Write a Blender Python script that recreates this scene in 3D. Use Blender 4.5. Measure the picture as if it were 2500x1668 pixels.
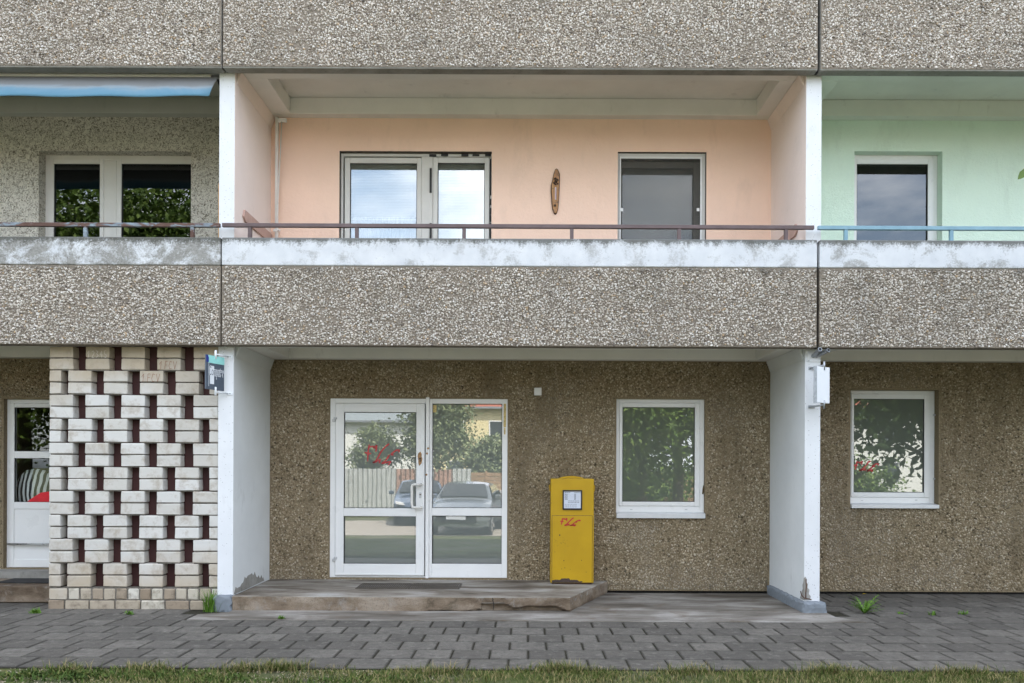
import bpy, math, random
import numpy as np
from mathutils import Vector, Matrix

for o in list(bpy.data.objects):
    bpy.data.objects.remove(o)
R = math.radians
scene = bpy.context.scene
COL = scene.collection

# ---------------------------------------------------------------- camera
F_PX, PPX, PPY, ROLL = 1979.0, 1285.0, 1138.0, R(0.24)
CAM_Y, CAM_Z = -8.147, 1.48
cam_d = bpy.data.cameras.new('camera')
cam = bpy.data.objects.new('camera', cam_d)
COL.objects.link(cam)
cam.location = (0, CAM_Y, CAM_Z)
cam.rotation_euler = (R(90), -ROLL, 0)
cam_d.sensor_width = 36.0
cam_d.sensor_fit = 'HORIZONTAL'
cam_d.lens = F_PX / 2500.0 * 36.0
cam_d.shift_x = -(PPX - 1250.0) / 2500.0
cam_d.shift_y = (PPY - 834.0) / 2500.0
cam_d.clip_start = 0.05
cam_d.clip_end = 2000.0
scene.camera = cam

# ---------------------------------------------------------------- sky, sun, exposure
SUN_EL, SUN_AZ = R(50), R(33)          # behind the building, a little to the right
world = bpy.data.worlds.new('World')
scene.world = world
world.use_nodes = True
wn = world.node_tree
wn.nodes.clear()
w_out = wn.nodes.new('ShaderNodeOutputWorld')
w_bg = wn.nodes.new('ShaderNodeBackground')
w_sky = wn.nodes.new('ShaderNodeTexSky')
w_sky.sky_type = 'NISHITA'
w_sky.sun_disc = False
w_sky.sun_elevation = SUN_EL
w_sky.sun_rotation = SUN_AZ
w_sky.air_density = 1.0
w_sky.dust_density = 2.0
w_sky.ozone_density = 1.0
w_tc = wn.nodes.new('ShaderNodeTexCoord')
w_map = wn.nodes.new('ShaderNodeMapping')
w_map.inputs['Scale'].default_value = (1.0, 1.0, 2.6)
w_map.inputs['Location'].default_value = (0.35, 0.9, 0.2)
w_noise = wn.nodes.new('ShaderNodeTexNoise')
w_noise.inputs['Scale'].default_value = 2.3
w_noise.inputs['Detail'].default_value = 9.0
w_noise.inputs['Roughness'].default_value = 0.58
w_noise.inputs['Distortion'].default_value = 0.35
w_ramp = wn.nodes.new('ShaderNodeValToRGB')
w_ramp.color_ramp.elements[0].position = 0.40
w_ramp.color_ramp.elements[0].color = (0.12, 0.12, 0.12, 1)
w_ramp.color_ramp.elements[1].position = 0.60
w_ramp.color_ramp.elements[1].color = (0.88, 0.88, 0.88, 1)
w_n2 = wn.nodes.new('ShaderNodeTexNoise')
w_n2.inputs['Scale'].default_value = 4.0
w_n2.inputs['Detail'].default_value = 6.0
w_r2 = wn.nodes.new('ShaderNodeValToRGB')
w_r2.color_ramp.elements[0].position = 0.35
w_r2.color_ramp.elements[0].color = (3.7, 4.6, 6.0, 1)
w_r2.color_ramp.elements[1].position = 0.65
w_r2.color_ramp.elements[1].color = (13.5, 13.2, 13.0, 1)
w_mix = wn.nodes.new('ShaderNodeMix')
w_mix.data_type = 'RGBA'
L = wn.links.new
L(w_tc.outputs['Generated'], w_map.inputs['Vector'])
L(w_map.outputs['Vector'], w_noise.inputs['Vector'])
L(w_map.outputs['Vector'], w_n2.inputs['Vector'])
L(w_noise.outputs['Fac'], w_ramp.inputs['Fac'])
L(w_n2.outputs['Fac'], w_r2.inputs['Fac'])
L(w_ramp.outputs['Color'], w_mix.inputs[0])
L(w_sky.outputs['Color'], w_mix.inputs[6])
L(w_r2.outputs['Color'], w_mix.inputs[7])
L(w_mix.outputs[2], w_bg.inputs['Color'])
w_bg.inputs['Strength'].default_value = 0.15
L(w_bg.outputs['Background'], w_out.inputs['Surface'])

sun_d = bpy.data.lights.new('sun', 'SUN')
sun_d.energy = 3.2
sun_d.angle = R(0.53)
sun_d.color = (1.0, 0.95, 0.86)
sun = bpy.data.objects.new('sun', sun_d)
COL.objects.link(sun)
to_sun = Vector((math.sin(SUN_AZ) * math.cos(SUN_EL), math.cos(SUN_AZ) * math.cos(SUN_EL), math.sin(SUN_EL)))
sun.rotation_euler = to_sun.to_track_quat('Z', 'Y').to_euler()
sun.location = (0, 20, 40)

vs = scene.view_settings
vs.view_transform = 'Standard'
vs.look = 'None'
vs.exposure = 1.78
vs.gamma = 1.0
vs.use_curve_mapping = False
scene.render.engine = 'CYCLES'
scene.cycles.max_bounces = 8
scene.cycles.transparent_max_bounces = 12

# ---------------------------------------------------------------- helpers
def U(px, py, y):
    """a pixel of the 2500 px photograph -> world (x, z) on the plane at depth y"""
    u, v = px - PPX, PPY - py
    c, s = math.cos(ROLL), math.sin(ROLL)
    d = (y - CAM_Y) / F_PX
    return (u * c - v * s) * d, CAM_Z + (u * s + v * c) * d

def zoomer(ox, oy, s):
    return lambda zx, zy, y: U(ox + zx / s, oy + zy / s, y)

class MB:
    def __init__(self):
        self.v, self.f, self.m, self.sm = [], [], [], []
    def add(self, vs, fs, m=0, smooth=False):
        n = len(self.v)
        self.v += [tuple(p) for p in vs]
        for i, f in enumerate(fs):
            self.f.append(tuple(n + k for k in f))
            self.m.append(m[i] if isinstance(m, (list, tuple)) else m)
            self.sm.append(smooth)
        return self
    def box(self, x0, x1, y0, y1, z0, z1, m=0):
        """m: one index or (-x, +x, -y, +y, -z, +z)"""
        if x1 < x0: x0, x1 = x1, x0
        if z1 < z0: z0, z1 = z1, z0
        v = [(x0, y0, z0), (x1, y0, z0), (x1, y1, z0), (x0, y1, z0), (x0, y0, z1), (x1, y0, z1), (x1, y1, z1), (x0, y1, z1)]
        f = [(0, 4, 7, 3), (1, 2, 6, 5), (0, 1, 5, 4), (3, 7, 6, 2), (0, 3, 2, 1), (4, 5, 6, 7)]
        return self.add(v, f, list(m) if isinstance(m, (list, tuple)) else m)
    def prism(self, poly, axis, a, b, m=0):
        """poly: ccw 2d points; axis 'y': (x,z) points between y=a..b; 'z': (x,y); 'x': (y,z)"""
        n = len(poly)
        def p(q, t):
            return {'y': (q[0], t, q[1]), 'z': (q[0], q[1], t), 'x': (t, q[0], q[1])}[axis]
        v = [p(q, a) for q in poly] + [p(q, b) for q in poly]
        f = [tuple(range(n)), tuple(range(2 * n - 1, n - 1, -1))]
        f += [(i, n + i, n + (i + 1) % n, (i + 1) % n) for i in range(n)]
        return self.add(v, f, m)
    def tube(self, pts, r, n=8, m=0, cap=True):
        pts = [Vector(p) for p in pts]
        rs = r if isinstance(r, (list, tuple)) else [r] * len(pts)
        vs, fs = [], []
        prev = None
        for i, p in enumerate(pts):
            d = (pts[min(i + 1, len(pts) - 1)] - pts[max(i - 1, 0)]).normalized()
            if prev is None:
                a = d.orthogonal().normalized()
            else:
                a = (prev - d * prev.dot(d)).normalized()
            prev = a
            b = d.cross(a)
            for k in range(n):
                t = 2 * math.pi * k / n
                vs.append(p + (a * math.cos(t) + b * math.sin(t)) * rs[i])
        for i in range(len(pts) - 1):
            for k in range(n):
                k2 = (k + 1) % n
                fs.append((i * n + k, i * n + k2, (i + 1) * n + k2, (i + 1) * n + k))
        self.add(vs, fs, m, True)
        if cap:
            k = len(self.v) - len(vs)
            self.f += [tuple(k + j for j in range(n - 1, -1, -1)), tuple(k + len(vs) - n + j for j in range(n))]
            self.m += [m, m]; self.sm += [False, False]
        return self
    def frame(self, x0, x1, z0, z1, l, r, b, t, y0, y1, m=0):
        self.box(x0, x0 + l, y0, y1, z0, z1, m); self.box(x1 - r, x1, y0, y1, z0, z1, m)
        if b: self.box(x0 + l, x1 - r, y0, y1, z0, z0 + b, m)
        if t: self.box(x0 + l, x1 - r, y0, y1, z1 - t, z1, m)
        return self
    def mesh(self, name, mats):
        me = bpy.data.meshes.new(name)
        me.from_pydata(self.v, [], self.f)
        for mt in (mats if isinstance(mats, (list, tuple)) else [mats]):
            me.materials.append(mt)
        me.polygons.foreach_set('material_index', self.m)
        me.polygons.foreach_set('use_smooth', self.sm)
        me.update()
        return me
    def build(self, name, mats, parent=None, bevel=0, seg=2, label=None):
        o = bpy.data.objects.new(name, self.mesh(name, mats))
        COL.objects.link(o)
        if parent: o.parent = parent
        if bevel:
            bv = o.modifiers.new('bevel', 'BEVEL')
            bv.width = bevel; bv.segments = seg; bv.limit_method = 'ANGLE'; bv.angle_limit = R(40)
        if label: o['label'] = label
        return o

def thing(name, label, cat, loc=(0, 0, 0), group=None):
    o = bpy.data.objects.new(name, None)
    o.empty_display_size = 0.2
    COL.objects.link(o)
    o.location = loc
    return tag(o, label, cat, group)
def tag(o, label, cat, group=None):
    o['label'] = label; o['category'] = cat
    if group: o['group'] = group
    return o
def struct(o):
    o['kind'] = 'structure'
    return o
def stuff(o, label=None, cat=None):
    o['kind'] = 'stuff'
    if label: o['label'] = label
    if cat: o['category'] = cat
    return o
def part(name, mesh, parent, loc=(0, 0, 0), rot=(0, 0, 0), scale=(1, 1, 1)):
    o = bpy.data.objects.new(name, mesh)
    COL.objects.link(o)
    o.parent = parent
    o.location = loc; o.rotation_euler = rot; o.scale = scale
    return o

def tri_mesh(name, verts, tris, mat, smooth=False):
    me = bpy.data.meshes.new(name)
    nv, nt = len(verts), len(tris)
    me.vertices.add(nv)
    me.vertices.foreach_set('co', np.ascontiguousarray(verts, dtype=np.float32).ravel())
    me.loops.add(nt * 3)
    me.loops.foreach_set('vertex_index', np.ascontiguousarray(tris, dtype=np.int32).ravel())
    me.polygons.add(nt)
    me.polygons.foreach_set('loop_start', np.arange(0, nt * 3, 3, dtype=np.int32))
    me.polygons.foreach_set('use_smooth', np.full(nt, smooth))
    me.materials.append(mat)
    me.update(calc_edges=True)
    me.validate()
    return me

# ---------------------------------------------------------------- materials
def srgb(r, g, b):
    f = lambda c: (c / 255 / 12.92) if c / 255 <= 0.04045 else ((c / 255 + 0.055) / 1.055) ** 2.4
    return (f(r), f(g), f(b))

class NT:
    """short-hand for a principled material's node tree"""
    def __init__(self, name, base=(0.5, 0.5, 0.5), rough=0.7, spec=0.5, metal=0.0, ior=None):
        self.mat = bpy.data.materials.new(name)
        self.mat.use_nodes = True
        self.t = self.mat.node_tree
        self.b = self.t.nodes['Principled BSDF']
        self.b.inputs['Base Color'].default_value = (*base, 1)
        self.b.inputs['Roughness'].default_value = rough
        self.b.inputs['Specular IOR Level'].default_value = spec
        self.b.inputs['Metallic'].default_value = metal
        if ior: self.b.inputs['IOR'].default_value = ior
        self._co = None
    def n(self, typ, **kw):
        nd = self.t.nodes.new('ShaderNode' + typ)
        for k, v in kw.items():
            if hasattr(nd, k): setattr(nd, k, v)
            else: nd.inputs[k.replace('_', ' ')].default_value = v
        return nd
    def link(self, a, b): self.t.links.new(a, b)
    @property
    def pos(self):
        if not self._co: self._co = self.n('NewGeometry').outputs['Position']
        return self._co
    def mapped(self, scale=(1, 1, 1), loc=(0, 0, 0), src=None):
        m = self.n('Mapping')
        m.inputs['Scale'].default_value = scale; m.inputs['Location'].default_value = loc
        self.link(src or self.pos, m.inputs['Vector'])
        return m.outputs['Vector']
    def noise(self, scale, detail=4, rough=0.55, dist=0.0, vec=None, stretch=None, loc=(0, 0, 0)):
        nd = self.n('TexNoise')
        nd.inputs['Scale'].default_value = scale; nd.inputs['Detail'].default_value = detail
        nd.inputs['Roughness'].default_value = rough; nd.inputs['Distortion'].default_value = dist
        self.link(vec or (self.mapped(stretch or (1, 1, 1), loc)), nd.inputs['Vector'])
        return nd.outputs['Fac']
    def vor(self, scale, feature='F1', out='Distance', vec=None):
        nd = self.n('TexVoronoi', feature=feature)
        nd.inputs['Scale'].default_value = scale
        self.link(vec or self.pos, nd.inputs['Vector'])
        return nd.outputs[out]
    def ramp(self, fac, stops, interp='LINEAR'):
        nd = self.n('ValToRGB')
        cr = nd.color_ramp
        cr.interpolation = interp
        while len(cr.elements) < len(stops): cr.elements.new(0.5)
        for e, (p, c) in zip(cr.elements, stops):
            e.position = p
            e.color = (c, c, c, 1) if isinstance(c, (int, float)) else (*c, 1)
        self.link(fac, nd.inputs['Fac'])
        return nd.outputs['Color']
    def mix(self, fac, a, b, blend='MIX'):
        nd = self.n('Mix', data_type='RGBA', blend_type=blend)
        for s, i in ((fac, 0), (a, 6), (b, 7)):
            if hasattr(s, 'links'): self.link(s, nd.inputs[i])
            else: nd.inputs[i].default_value = s if isinstance(s, (int, float)) else (*s, 1)
        return nd.outputs[2]
    def math(self, op, a, b=0.0, clamp=False):
        nd = self.n('Math', operation=op)
        nd.use_clamp = clamp
        for s, i in ((a, 0), (b, 1)):
            if hasattr(s, 'links'): self.link(s, nd.inputs[i])
            else: nd.inputs[i].default_value = s
        return nd.outputs[0]
    def axis(self, k):
        s = self.n('SeparateXYZ'); self.link(self.pos, s.inputs[0])
        return s.outputs[k]
    def rand(self): return self.n('ObjectInfo').outputs['Random']
    def island(self): return self.n('NewGeometry').outputs['Random Per Island']
    def col(self, s): self.link(s, self.b.inputs['Base Color']); return self
    def rgh(self, s): self.link(s, self.b.inputs['Roughness']); return self
    def bump(self, h, strength=0.3, dist=0.01):
        nd = self.n('Bump')
        nd.inputs['Strength'].default_value = strength; nd.inputs['Distance'].default_value = dist
        self.link(h, nd.inputs['Height'])
        self.link(nd.outputs['Normal'], self.b.inputs['Normal'])
        return self

def plain(name, base, rough=0.6, metal=0.0, var=0.12, scale=9.0, spec=0.5, bump=0.0):
    k = NT(name, base, rough, spec, metal)
    f = k.noise(scale, 6, 0.6)
    k.col(k.ramp(f, [(0.3, tuple(c * (1 - var) for c in base)), (0.7, tuple(min(1, c * (1 + var)) for c in base))]))
    k.rgh(k.ramp(k.noise(scale * 2.3, 4), [(0.3, max(0, rough - .1)), (0.7, min(1, rough + .1))]))
    if bump: k.bump(k.noise(scale * 30, 4), bump, 0.004)
    return k.mat

MT = {}
# mortar behind the gravel facing
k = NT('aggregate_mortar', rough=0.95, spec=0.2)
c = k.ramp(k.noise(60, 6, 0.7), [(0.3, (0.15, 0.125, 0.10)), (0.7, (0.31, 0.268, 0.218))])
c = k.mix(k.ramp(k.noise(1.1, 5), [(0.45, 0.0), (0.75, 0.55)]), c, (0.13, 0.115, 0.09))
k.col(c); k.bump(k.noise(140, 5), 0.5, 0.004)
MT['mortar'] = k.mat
k = NT('aggregate_mortar_brown', rough=0.95, spec=0.2)
c = k.ramp(k.noise(60, 6, 0.7), [(0.3, (0.15, 0.116, 0.07)), (0.7, (0.31, 0.25, 0.163))])
k.col(c); k.bump(k.noise(140, 5), 0.5, 0.004)
MT['mortar_brown'] = k.mat
k = NT('gravel_pebble_grey', rough=0.7, spec=0.35)
c = k.ramp(k.island(), [(0.0, (0.10, 0.085, 0.075)), (0.05, (0.24, 0.20, 0.165)), (0.18, (0.44, 0.38, 0.315)), (0.40, (0.57, 0.51, 0.435)),
                        (0.60, (0.65, 0.595, 0.525)), (0.80, (0.72, 0.675, 0.61)), (0.94, (0.78, 0.75, 0.70)), (0.985, (0.50, 0.36, 0.22))])
dirt = k.ramp(k.noise(1.3, 6, 0.65, loc=(3, 0, 1)), [(0.44, 0.0), (0.72, 0.65)])
c = k.mix(dirt, c, k.mix(0.5, c, (0.15, 0.135, 0.11)))
c = k.mix(k.ramp(k.noise(2.2, 6, 0.6, stretch=(2.2, 1, 0.16)), [(0.52, 0.0), (0.75, 0.4)]), c, (0.20, 0.178, 0.15))
c = k.mix(k.ramp(k.noise(90, 3), [(0.35, 0.35), (0.65, 0.0)]), c, (0.19, 0.165, 0.145))
moss = k.math('ADD', k.math('MULTIPLY', k.math('SUBTRACT', k.axis(2), 3.36), 6.0), k.math('MULTIPLY', k.math('SUBTRACT', k.noise(3.5, 7, 0.7), 0.5), 3.2))
moss = k.math('MULTIPLY', k.ramp(moss, [(0.45, 0.0), (0.95, 0.75)]), k.math('LESS_THAN', k.axis(2), 3.6))
k.col(k.mix(moss, c, (0.07, 0.065, 0.055)))
MT['pebble'] = k.mat
k = NT('gravel_pebble_brown', rough=0.75, spec=0.3)
c = k.ramp(k.island(), [(0.0, (0.05, 0.042, 0.028)), (0.08, (0.14, 0.108, 0.062)), (0.25, (0.31, 0.245, 0.152)), (0.6, (0.43, 0.35, 0.23)),
                        (0.85, (0.53, 0.45, 0.315)), (0.97, (0.67, 0.59, 0.46))])
dirt = k.ramp(k.noise(1.5, 6, 0.6), [(0.40, 0.0), (0.75, 0.7)])
c = k.mix(dirt, c, k.mix(0.5, c, (0.12, 0.09, 0.05)))
c = k.mix(k.ramp(k.noise(0.8, 7, 0.7, loc=(4, 0, 2)), [(0.50, 0.0), (0.70, 0.6)]), c, (0.48, 0.44, 0.365))
c = k.mix(k.ramp(k.noise(1.8, 6, 0.65, stretch=(1.6, 1, 0.3), loc=(0, 3, 1)), [(0.52, 0.0), (0.68, 0.7)]), c, (0.11, 0.082, 0.045))
k.col(k.mix(k.ramp(k.noise(80, 3), [(0.35, 0.4), (0.65, 0.0)]), c, (0.15, 0.11, 0.065)))
MT['pebble_brown'] = k.mat
# raw concrete of slab edges and soffits
k = NT('raw_concrete', rough=0.9, spec=0.3)
c = k.ramp(k.noise(3, 8, 0.65), [(0.25, (0.19, 0.18, 0.16)), (0.55, (0.30, 0.29, 0.265)), (0.8, (0.37, 0.36, 0.34))])
c = k.mix(k.ramp(k.noise(25, 6, 0.7), [(0.55, 0.0), (0.75, 0.7)]), c, (0.09, 0.085, 0.07))
k.col(c); k.bump(k.noise(90, 5), 0.25, 0.004)
MT['concrete'] = k.mat
# painted white band of the parapets, lichen under the top edge
def band(name, wear, grey):
    k = NT(name, rough=0.85, spec=0.3)
    white = k.ramp(k.noise(5, 6), [(0.3, (0.54, 0.56, 0.585)), (0.7, (0.66, 0.675, 0.69))])
    bare = k.ramp(k.noise(40, 8, 0.75), [(0.3, (0.17, 0.165, 0.15)), (0.7, (0.36, 0.355, 0.335))])
    z = k.axis(2)
    up = k.math('MULTIPLY', k.math('SUBTRACT', z, 3.50), 1 / 0.265, True)       # 0 at the gravel, 1 at the top edge
    n1 = k.noise(2.6, 9, 0.68, 0.4, stretch=(1, 1, 1.2))
    n2 = k.noise(70, 4, 0.7)
    v = k.math('ADD', n1, k.math('MULTIPLY', k.math('SUBTRACT', n2, 0.5), 0.28))
    worn = k.ramp(v, [(wear - 0.06, 0.0), (wear + 0.05, 1.0)])
    c = k.mix(k.math('MULTIPLY', worn, grey), white, bare)
    drip = k.noise(7, 7, 0.7, stretch=(1, 1, 0.22))
    lich = k.math('ADD', k.math('POWER', up, 3.5), k.math('MULTIPLY', k.math('SUBTRACT', drip, 0.5), 1.7))
    lich = k.math('ADD', lich, k.math('MULTIPLY', k.math('SUBTRACT', n2, 0.5), 1.1))
    c = k.mix(k.ramp(lich, [(0.33, 0.0), (0.72, 0.85)]), c, (0.075, 0.075, 0.062))
    sp = k.ramp(k.math('ADD', k.vor(75), k.math('MULTIPLY', k.noise(3, 4), 0.35)), [(0.16, 0.75), (0.24, 0.0)])
    k.col(k.mix(sp, c, (0.12, 0.12, 0.105)))
    k.bump(k.math('ADD', k.noise(120, 5), k.math('MULTIPLY', worn, -0.6)), 0.3, 0.004)
    return k.mat
MT['band_mid'] = band('worn_white_paint', 0.57, 0.6)
MT['band_left'] = band('flaked_white_paint', 0.475, 1.0)
MT['band_right'] = band('blotchy_white_paint', 0.55, 0.8)
# painted pillars
def paint(name, base, speck=0.5, dirt=(0.2, 0.19, 0.17), bump=0.12):
    k = NT(name, rough=0.75, spec=0.35)
    c = k.ramp(k.noise(2.2, 7, 0.6), [(0.3, tuple(q * 0.9 for q in base)), (0.7, base)])
    v = k.math('ADD', k.vor(33), k.math('MULTIPLY', k.noise(2.5, 5, 0.7), 0.16))
    c = k.mix(k.math('MULTIPLY', k.ramp(v, [(0.15, 1.0), (0.21, 0.0)]), speck), c, (0.10, 0.095, 0.085))
    c = k.mix(k.ramp(k.noise(4, 8, 0.7, stretch=(1, 1, 0.35), loc=(5, 2, 0)), [(0.60, 0.0), (0.80, 0.45)]), c, dirt)
    k.col(c); k.bump(k.noise(45, 6, 0.6), bump, 0.006)
    return k.mat
MT['white_paint'] = paint('weathered_white_paint', (0.74, 0.755, 0.77), 0.8)
MT['inner_white'] = paint('cool_white_paint', (0.70, 0.72, 0.72), 0.12)
MT['ceiling_paint'] = paint('dull_ceiling_paint', (0.80, 0.785, 0.74), 0.12)
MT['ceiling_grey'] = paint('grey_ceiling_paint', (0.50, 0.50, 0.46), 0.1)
MT['ceiling_mint'] = paint('mint_ceiling_paint', (0.77, 0.78, 0.71), 0.1)
MT['plinth_grey'] = paint('grey_plinth_paint', (0.20, 0.225, 0.25), 0.3, (0.11, 0.11, 0.10), 0.3)
def plaster(name, base, scale=40, st=0.35):
    k = NT(name, rough=0.9, spec=0.25)
    c = k.ramp(k.noise(1.6, 6, 0.6), [(0.3, tuple(q * 0.94 for q in base)), (0.7, base)])
    spots = k.ramp(k.noise(26, 5, 0.75, loc=(1, 4, 2)), [(0.70, 0.0), (0.80, 0.35)])
    k.col(k.mix(spots, c, tuple(q * 0.5 for q in base)))
    k.col(k.mix(k.ramp(k.noise(2.4, 7, 0.7, 0.3, stretch=(1.5, 1, 0.5)), [(0.55, 0.0), (0.75, 0.28)]), k.mix(spots, c, tuple(q * 0.5 for q in base)), tuple(q * 0.62 for q in base)))
    h = k.math('ADD', k.noise(scale, 6, 0.6, 0.8), k.math('MULTIPLY', k.noise(6, 4), 1.2))
    k.bump(h, st, 0.012)
    return k.mat
MT['pink'] = plaster('pink_plaster', (0.93, 0.672, 0.53), 22, 0.5)
MT['pink_side'] = plaster('pale_pink_plaster', (0.87, 0.745, 0.68), 22, 0.3)
MT['mint'] = plaster('mint_plaster', (0.745, 0.885, 0.755), 55, 0.8)
k = NT('scratched_beige_stucco', rough=0.95, spec=0.2)
base = k.ramp(k.noise(2, 6), [(0.3, (0.60, 0.57, 0.49)), (0.7, (0.70, 0.67, 0.59))])
worm = k.noise(17, 6, 0.7, 2.2)
ridge = k.ramp(k.math('ADD', worm, k.math('MULTIPLY', k.noise(5, 6, 0.7), 0.5)), [(0.56, 1.0), (0.68, 0.0)])
fine = k.ramp(k.noise(30, 5, 0.7, 2.0), [(0.40, 1.0), (0.52, 0.0)])
scr = k.math('MULTIPLY', k.math('SUBTRACT', 1.0, ridge), fine)
k.col(k.mix(k.math('MULTIPLY', scr, 0.9), base, (0.115, 0.10, 0.07)))
k.bump(k.math('SUBTRACT', worm, scr), 0.5, 0.01)
MT['stucco'] = k.mat
MT['pvc'] = plain('white_window_profile', (0.78, 0.78, 0.77), 0.35, var=0.03, scale=3)
MT['pvc_grey'] = plain('aged_window_profile', (0.62, 0.61, 0.57), 0.45, var=0.05, scale=4)
MT['gasket'] = plain('black_gasket', (0.012, 0.012, 0.012), 0.6)
MT['dark'] = plain('dark_interior', (0.02, 0.02, 0.02), 0.9)
MT['dark_joint'] = plain('dark_joint_filler', (0.018, 0.017, 0.016), 0.9, var=0.4, scale=30)
MT['reveal_dark'] = plain('dark_brown_reveal', (0.10, 0.085, 0.075), 0.9, var=0.4, scale=20)  # dark brown colour of the window reveals in the pink wall
# glass
def film_glass(name, base, ior):
    k = NT(name, base, 0.006, 0.5, 0.0, ior)
    k.col(k.ramp(k.noise(1.2, 3), [(0.3, tuple(c * 0.94 for c in base)), (0.7, base)]))
    k.bump(k.noise(1.6, 2, 0.4), 0.02, 0.02)
    return k.mat
MT['film_glass'] = film_glass('frosted_film_glass', (0.205, 0.225, 0.21), 3.2)
MT['film_glass_green'] = film_glass('green_film_glass', (0.145, 0.16, 0.138), 2.9)
def clear_glass(name, refl, tint, wob=0.015):
    m = bpy.data.materials.new(name); m.use_nodes = True
    t = m.node_tree; t.nodes.clear()
    out = t.nodes.new('ShaderNodeOutputMaterial'); mx = t.nodes.new('ShaderNodeMixShader')
    tr = t.nodes.new('ShaderNodeBsdfTransparent'); gl = t.nodes.new('ShaderNodeBsdfGlossy')
    mx.inputs[0].default_value = refl
    tr.inputs['Color'].default_value = (*tint, 1); gl.inputs['Roughness'].default_value = 0.0
    nz = t.nodes.new('ShaderNodeTexNoise'); nz.inputs['Scale'].default_value = 1.3; nz.inputs['Detail'].default_value = 1
    ge = t.nodes.new('ShaderNodeNewGeometry'); bp = t.nodes.new('ShaderNodeBump')
    bp.inputs['Strength'].default_value = wob; bp.inputs['Distance'].default_value = 0.02
    k = t.links.new
    k(ge.outputs['Position'], nz.inputs['Vector']); k(nz.outputs['Fac'], bp.inputs['Height']); k(bp.outputs['Normal'], gl.inputs['Normal'])
    k(tr.outputs[0], mx.inputs[1]); k(gl.outputs[0], mx.inputs[2]); k(mx.outputs[0], out.inputs['Surface'])
    return m
MT['glass'] = clear_glass('window_glass', 0.22, (0.90, 0.93, 0.92))
MT['glass_clear'] = clear_glass('door_glass', 0.07, (0.93, 0.95, 0.94))
MT['glass_dark'] = clear_glass('dark_window_glass', 0.13, (0.45, 0.48, 0.47))
k = NT('insect_screen_mesh', (0.10, 0.098, 0.09), 0.9, 0.2)
k.b.inputs['Alpha'].default_value = 0.38
MT['screen'] = k.mat
MT['blind'] = plain('white_blind_slat', (0.66, 0.68, 0.66), 0.45, var=0.04)
k = NT('sheer_curtain', (0.85, 0.86, 0.9), 0.9, 0.1)
k.b.inputs['Alpha'].default_value = 0.55
MT['curtain'] = k.mat

# ---------------------------------------------------------------- levels of the building (metres)
WY = 1.32                                    # face of the recessed wall
PY = 0.14                                    # front of the partition walls
BAY = [(-9.075, -3.075), (-3.075, 2.925), (2.925, 8.925)]
GX0, GX1 = -6.4, 6.3                         # gravel modelled stone by stone between these
Z_PB, Z_PT, Z_BAND = 2.683, 3.765, 3.483     # parapet bottom, top, lower edge of the painted band
Z_UB, Z_UT = 5.468, 6.55                     # the parapet above
Z_S1, Z_S2 = 2.712, 5.535                    # undersides of the loggia slabs
Z_FL = 2.95                                  # loggia floor

rng = np.random.default_rng(7)
def pebbles(name, x0, x1, z0, z1, yface, holes, sp, mat, parent, seed, out=1.0, big=1.0):
    """stones cast into the face of a panel: one faceted dome per stone"""
    g = np.random.default_rng(seed)
    xs = np.arange(x0 + sp * .4, x1 - sp * .3, sp); zs = np.arange(z0 + sp * .35, z1 - sp * .25, sp * .9)
    X, Z = np.meshgrid(xs, zs)
    X = X + (np.arange(len(zs)) % 2)[:, None] * sp * .5
    X = X.ravel() + g.uniform(-.45, .45, X.size) * sp; Z = Z.ravel() + g.uniform(-.45, .45, Z.size) * sp
    r = sp * g.uniform(.42, .82, X.size) * big
    keep = (X - r * .8 > x0) & (X + r * .8 < x1) & (Z - r * .8 > z0) & (Z + r * .8 < z1) & (g.random(X.size) > .06)
    # patches where the mortar shows more
    pat = np.sin(X * 2.1 + seed) * np.sin(Z * 3.3 + X * .7) + np.sin(X * 5.3 - Z * 4.1)
    keep &= ~((pat > 1.1) & (g.random(X.size) < .25))
    for (a, b, c, d) in holes:
        keep &= ~((X + r > a) & (X - r < b) & (Z + r > c) & (Z - r < d))
    X, Z, r = X[keep], Z[keep], r[keep]
    n = len(X)
    asp = g.uniform(.50, .95, n); th = g.uniform(0, math.pi, n); h = r * g.uniform(.5, 1.25, n) * out
    a6 = np.arange(6) * math.pi / 3
    tu = np.concatenate([np.cos(a6), .74 * np.cos(a6 + .3), [0]]); tv = np.concatenate([np.sin(a6), .74 * np.sin(a6 + .3), [0]])
    tw = np.concatenate([np.full(6, -.25), np.full(6, .66), [.92]])
    u = tu[None] * g.uniform(.75, 1.22, (n, 13)); v = tv[None] * g.uniform(.75, 1.22, (n, 13)); w = tw[None] * g.uniform(.8, 1.2, (n, 13))
    u[:, 12] += g.uniform(-.25, .25, n); v[:, 12] += g.uniform(-.25, .25, n)
    tl = g.uniform(-.35, .35, (2, n))                      # each stone sits a little tilted
    w = w + np.where(tw[None] > 0, u * tl[0][:, None] + v * tl[1][:, None], 0)
    u = u * r[:, None]; v = v * (r * asp)[:, None]
    c, s = np.cos(th)[:, None], np.sin(th)[:, None]
    V = np.stack([X[:, None] + u * c - v * s, yface - w * h[:, None], Z[:, None] + u * s + v * c], -1).reshape(-1, 3)
    T = []
    for i in range(6):
        j = (i + 1) % 6
        T += [(i, j, 6 + j), (i, 6 + j, 6 + i), (6 + i, 6 + j, 12)]
    T = (np.array(T)[None] + (np.arange(n) * 13)[:, None, None]).reshape(-1, 3)
    o = bpy.data.objects.new(name, tri_mesh(name, V, T, mat))
    COL.objects.link(o); o.parent = parent
    return stuff(o)

building = thing('apartment_building', 'grey gravel-faced concrete apartment block with painted recessed loggias', 'building')

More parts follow.
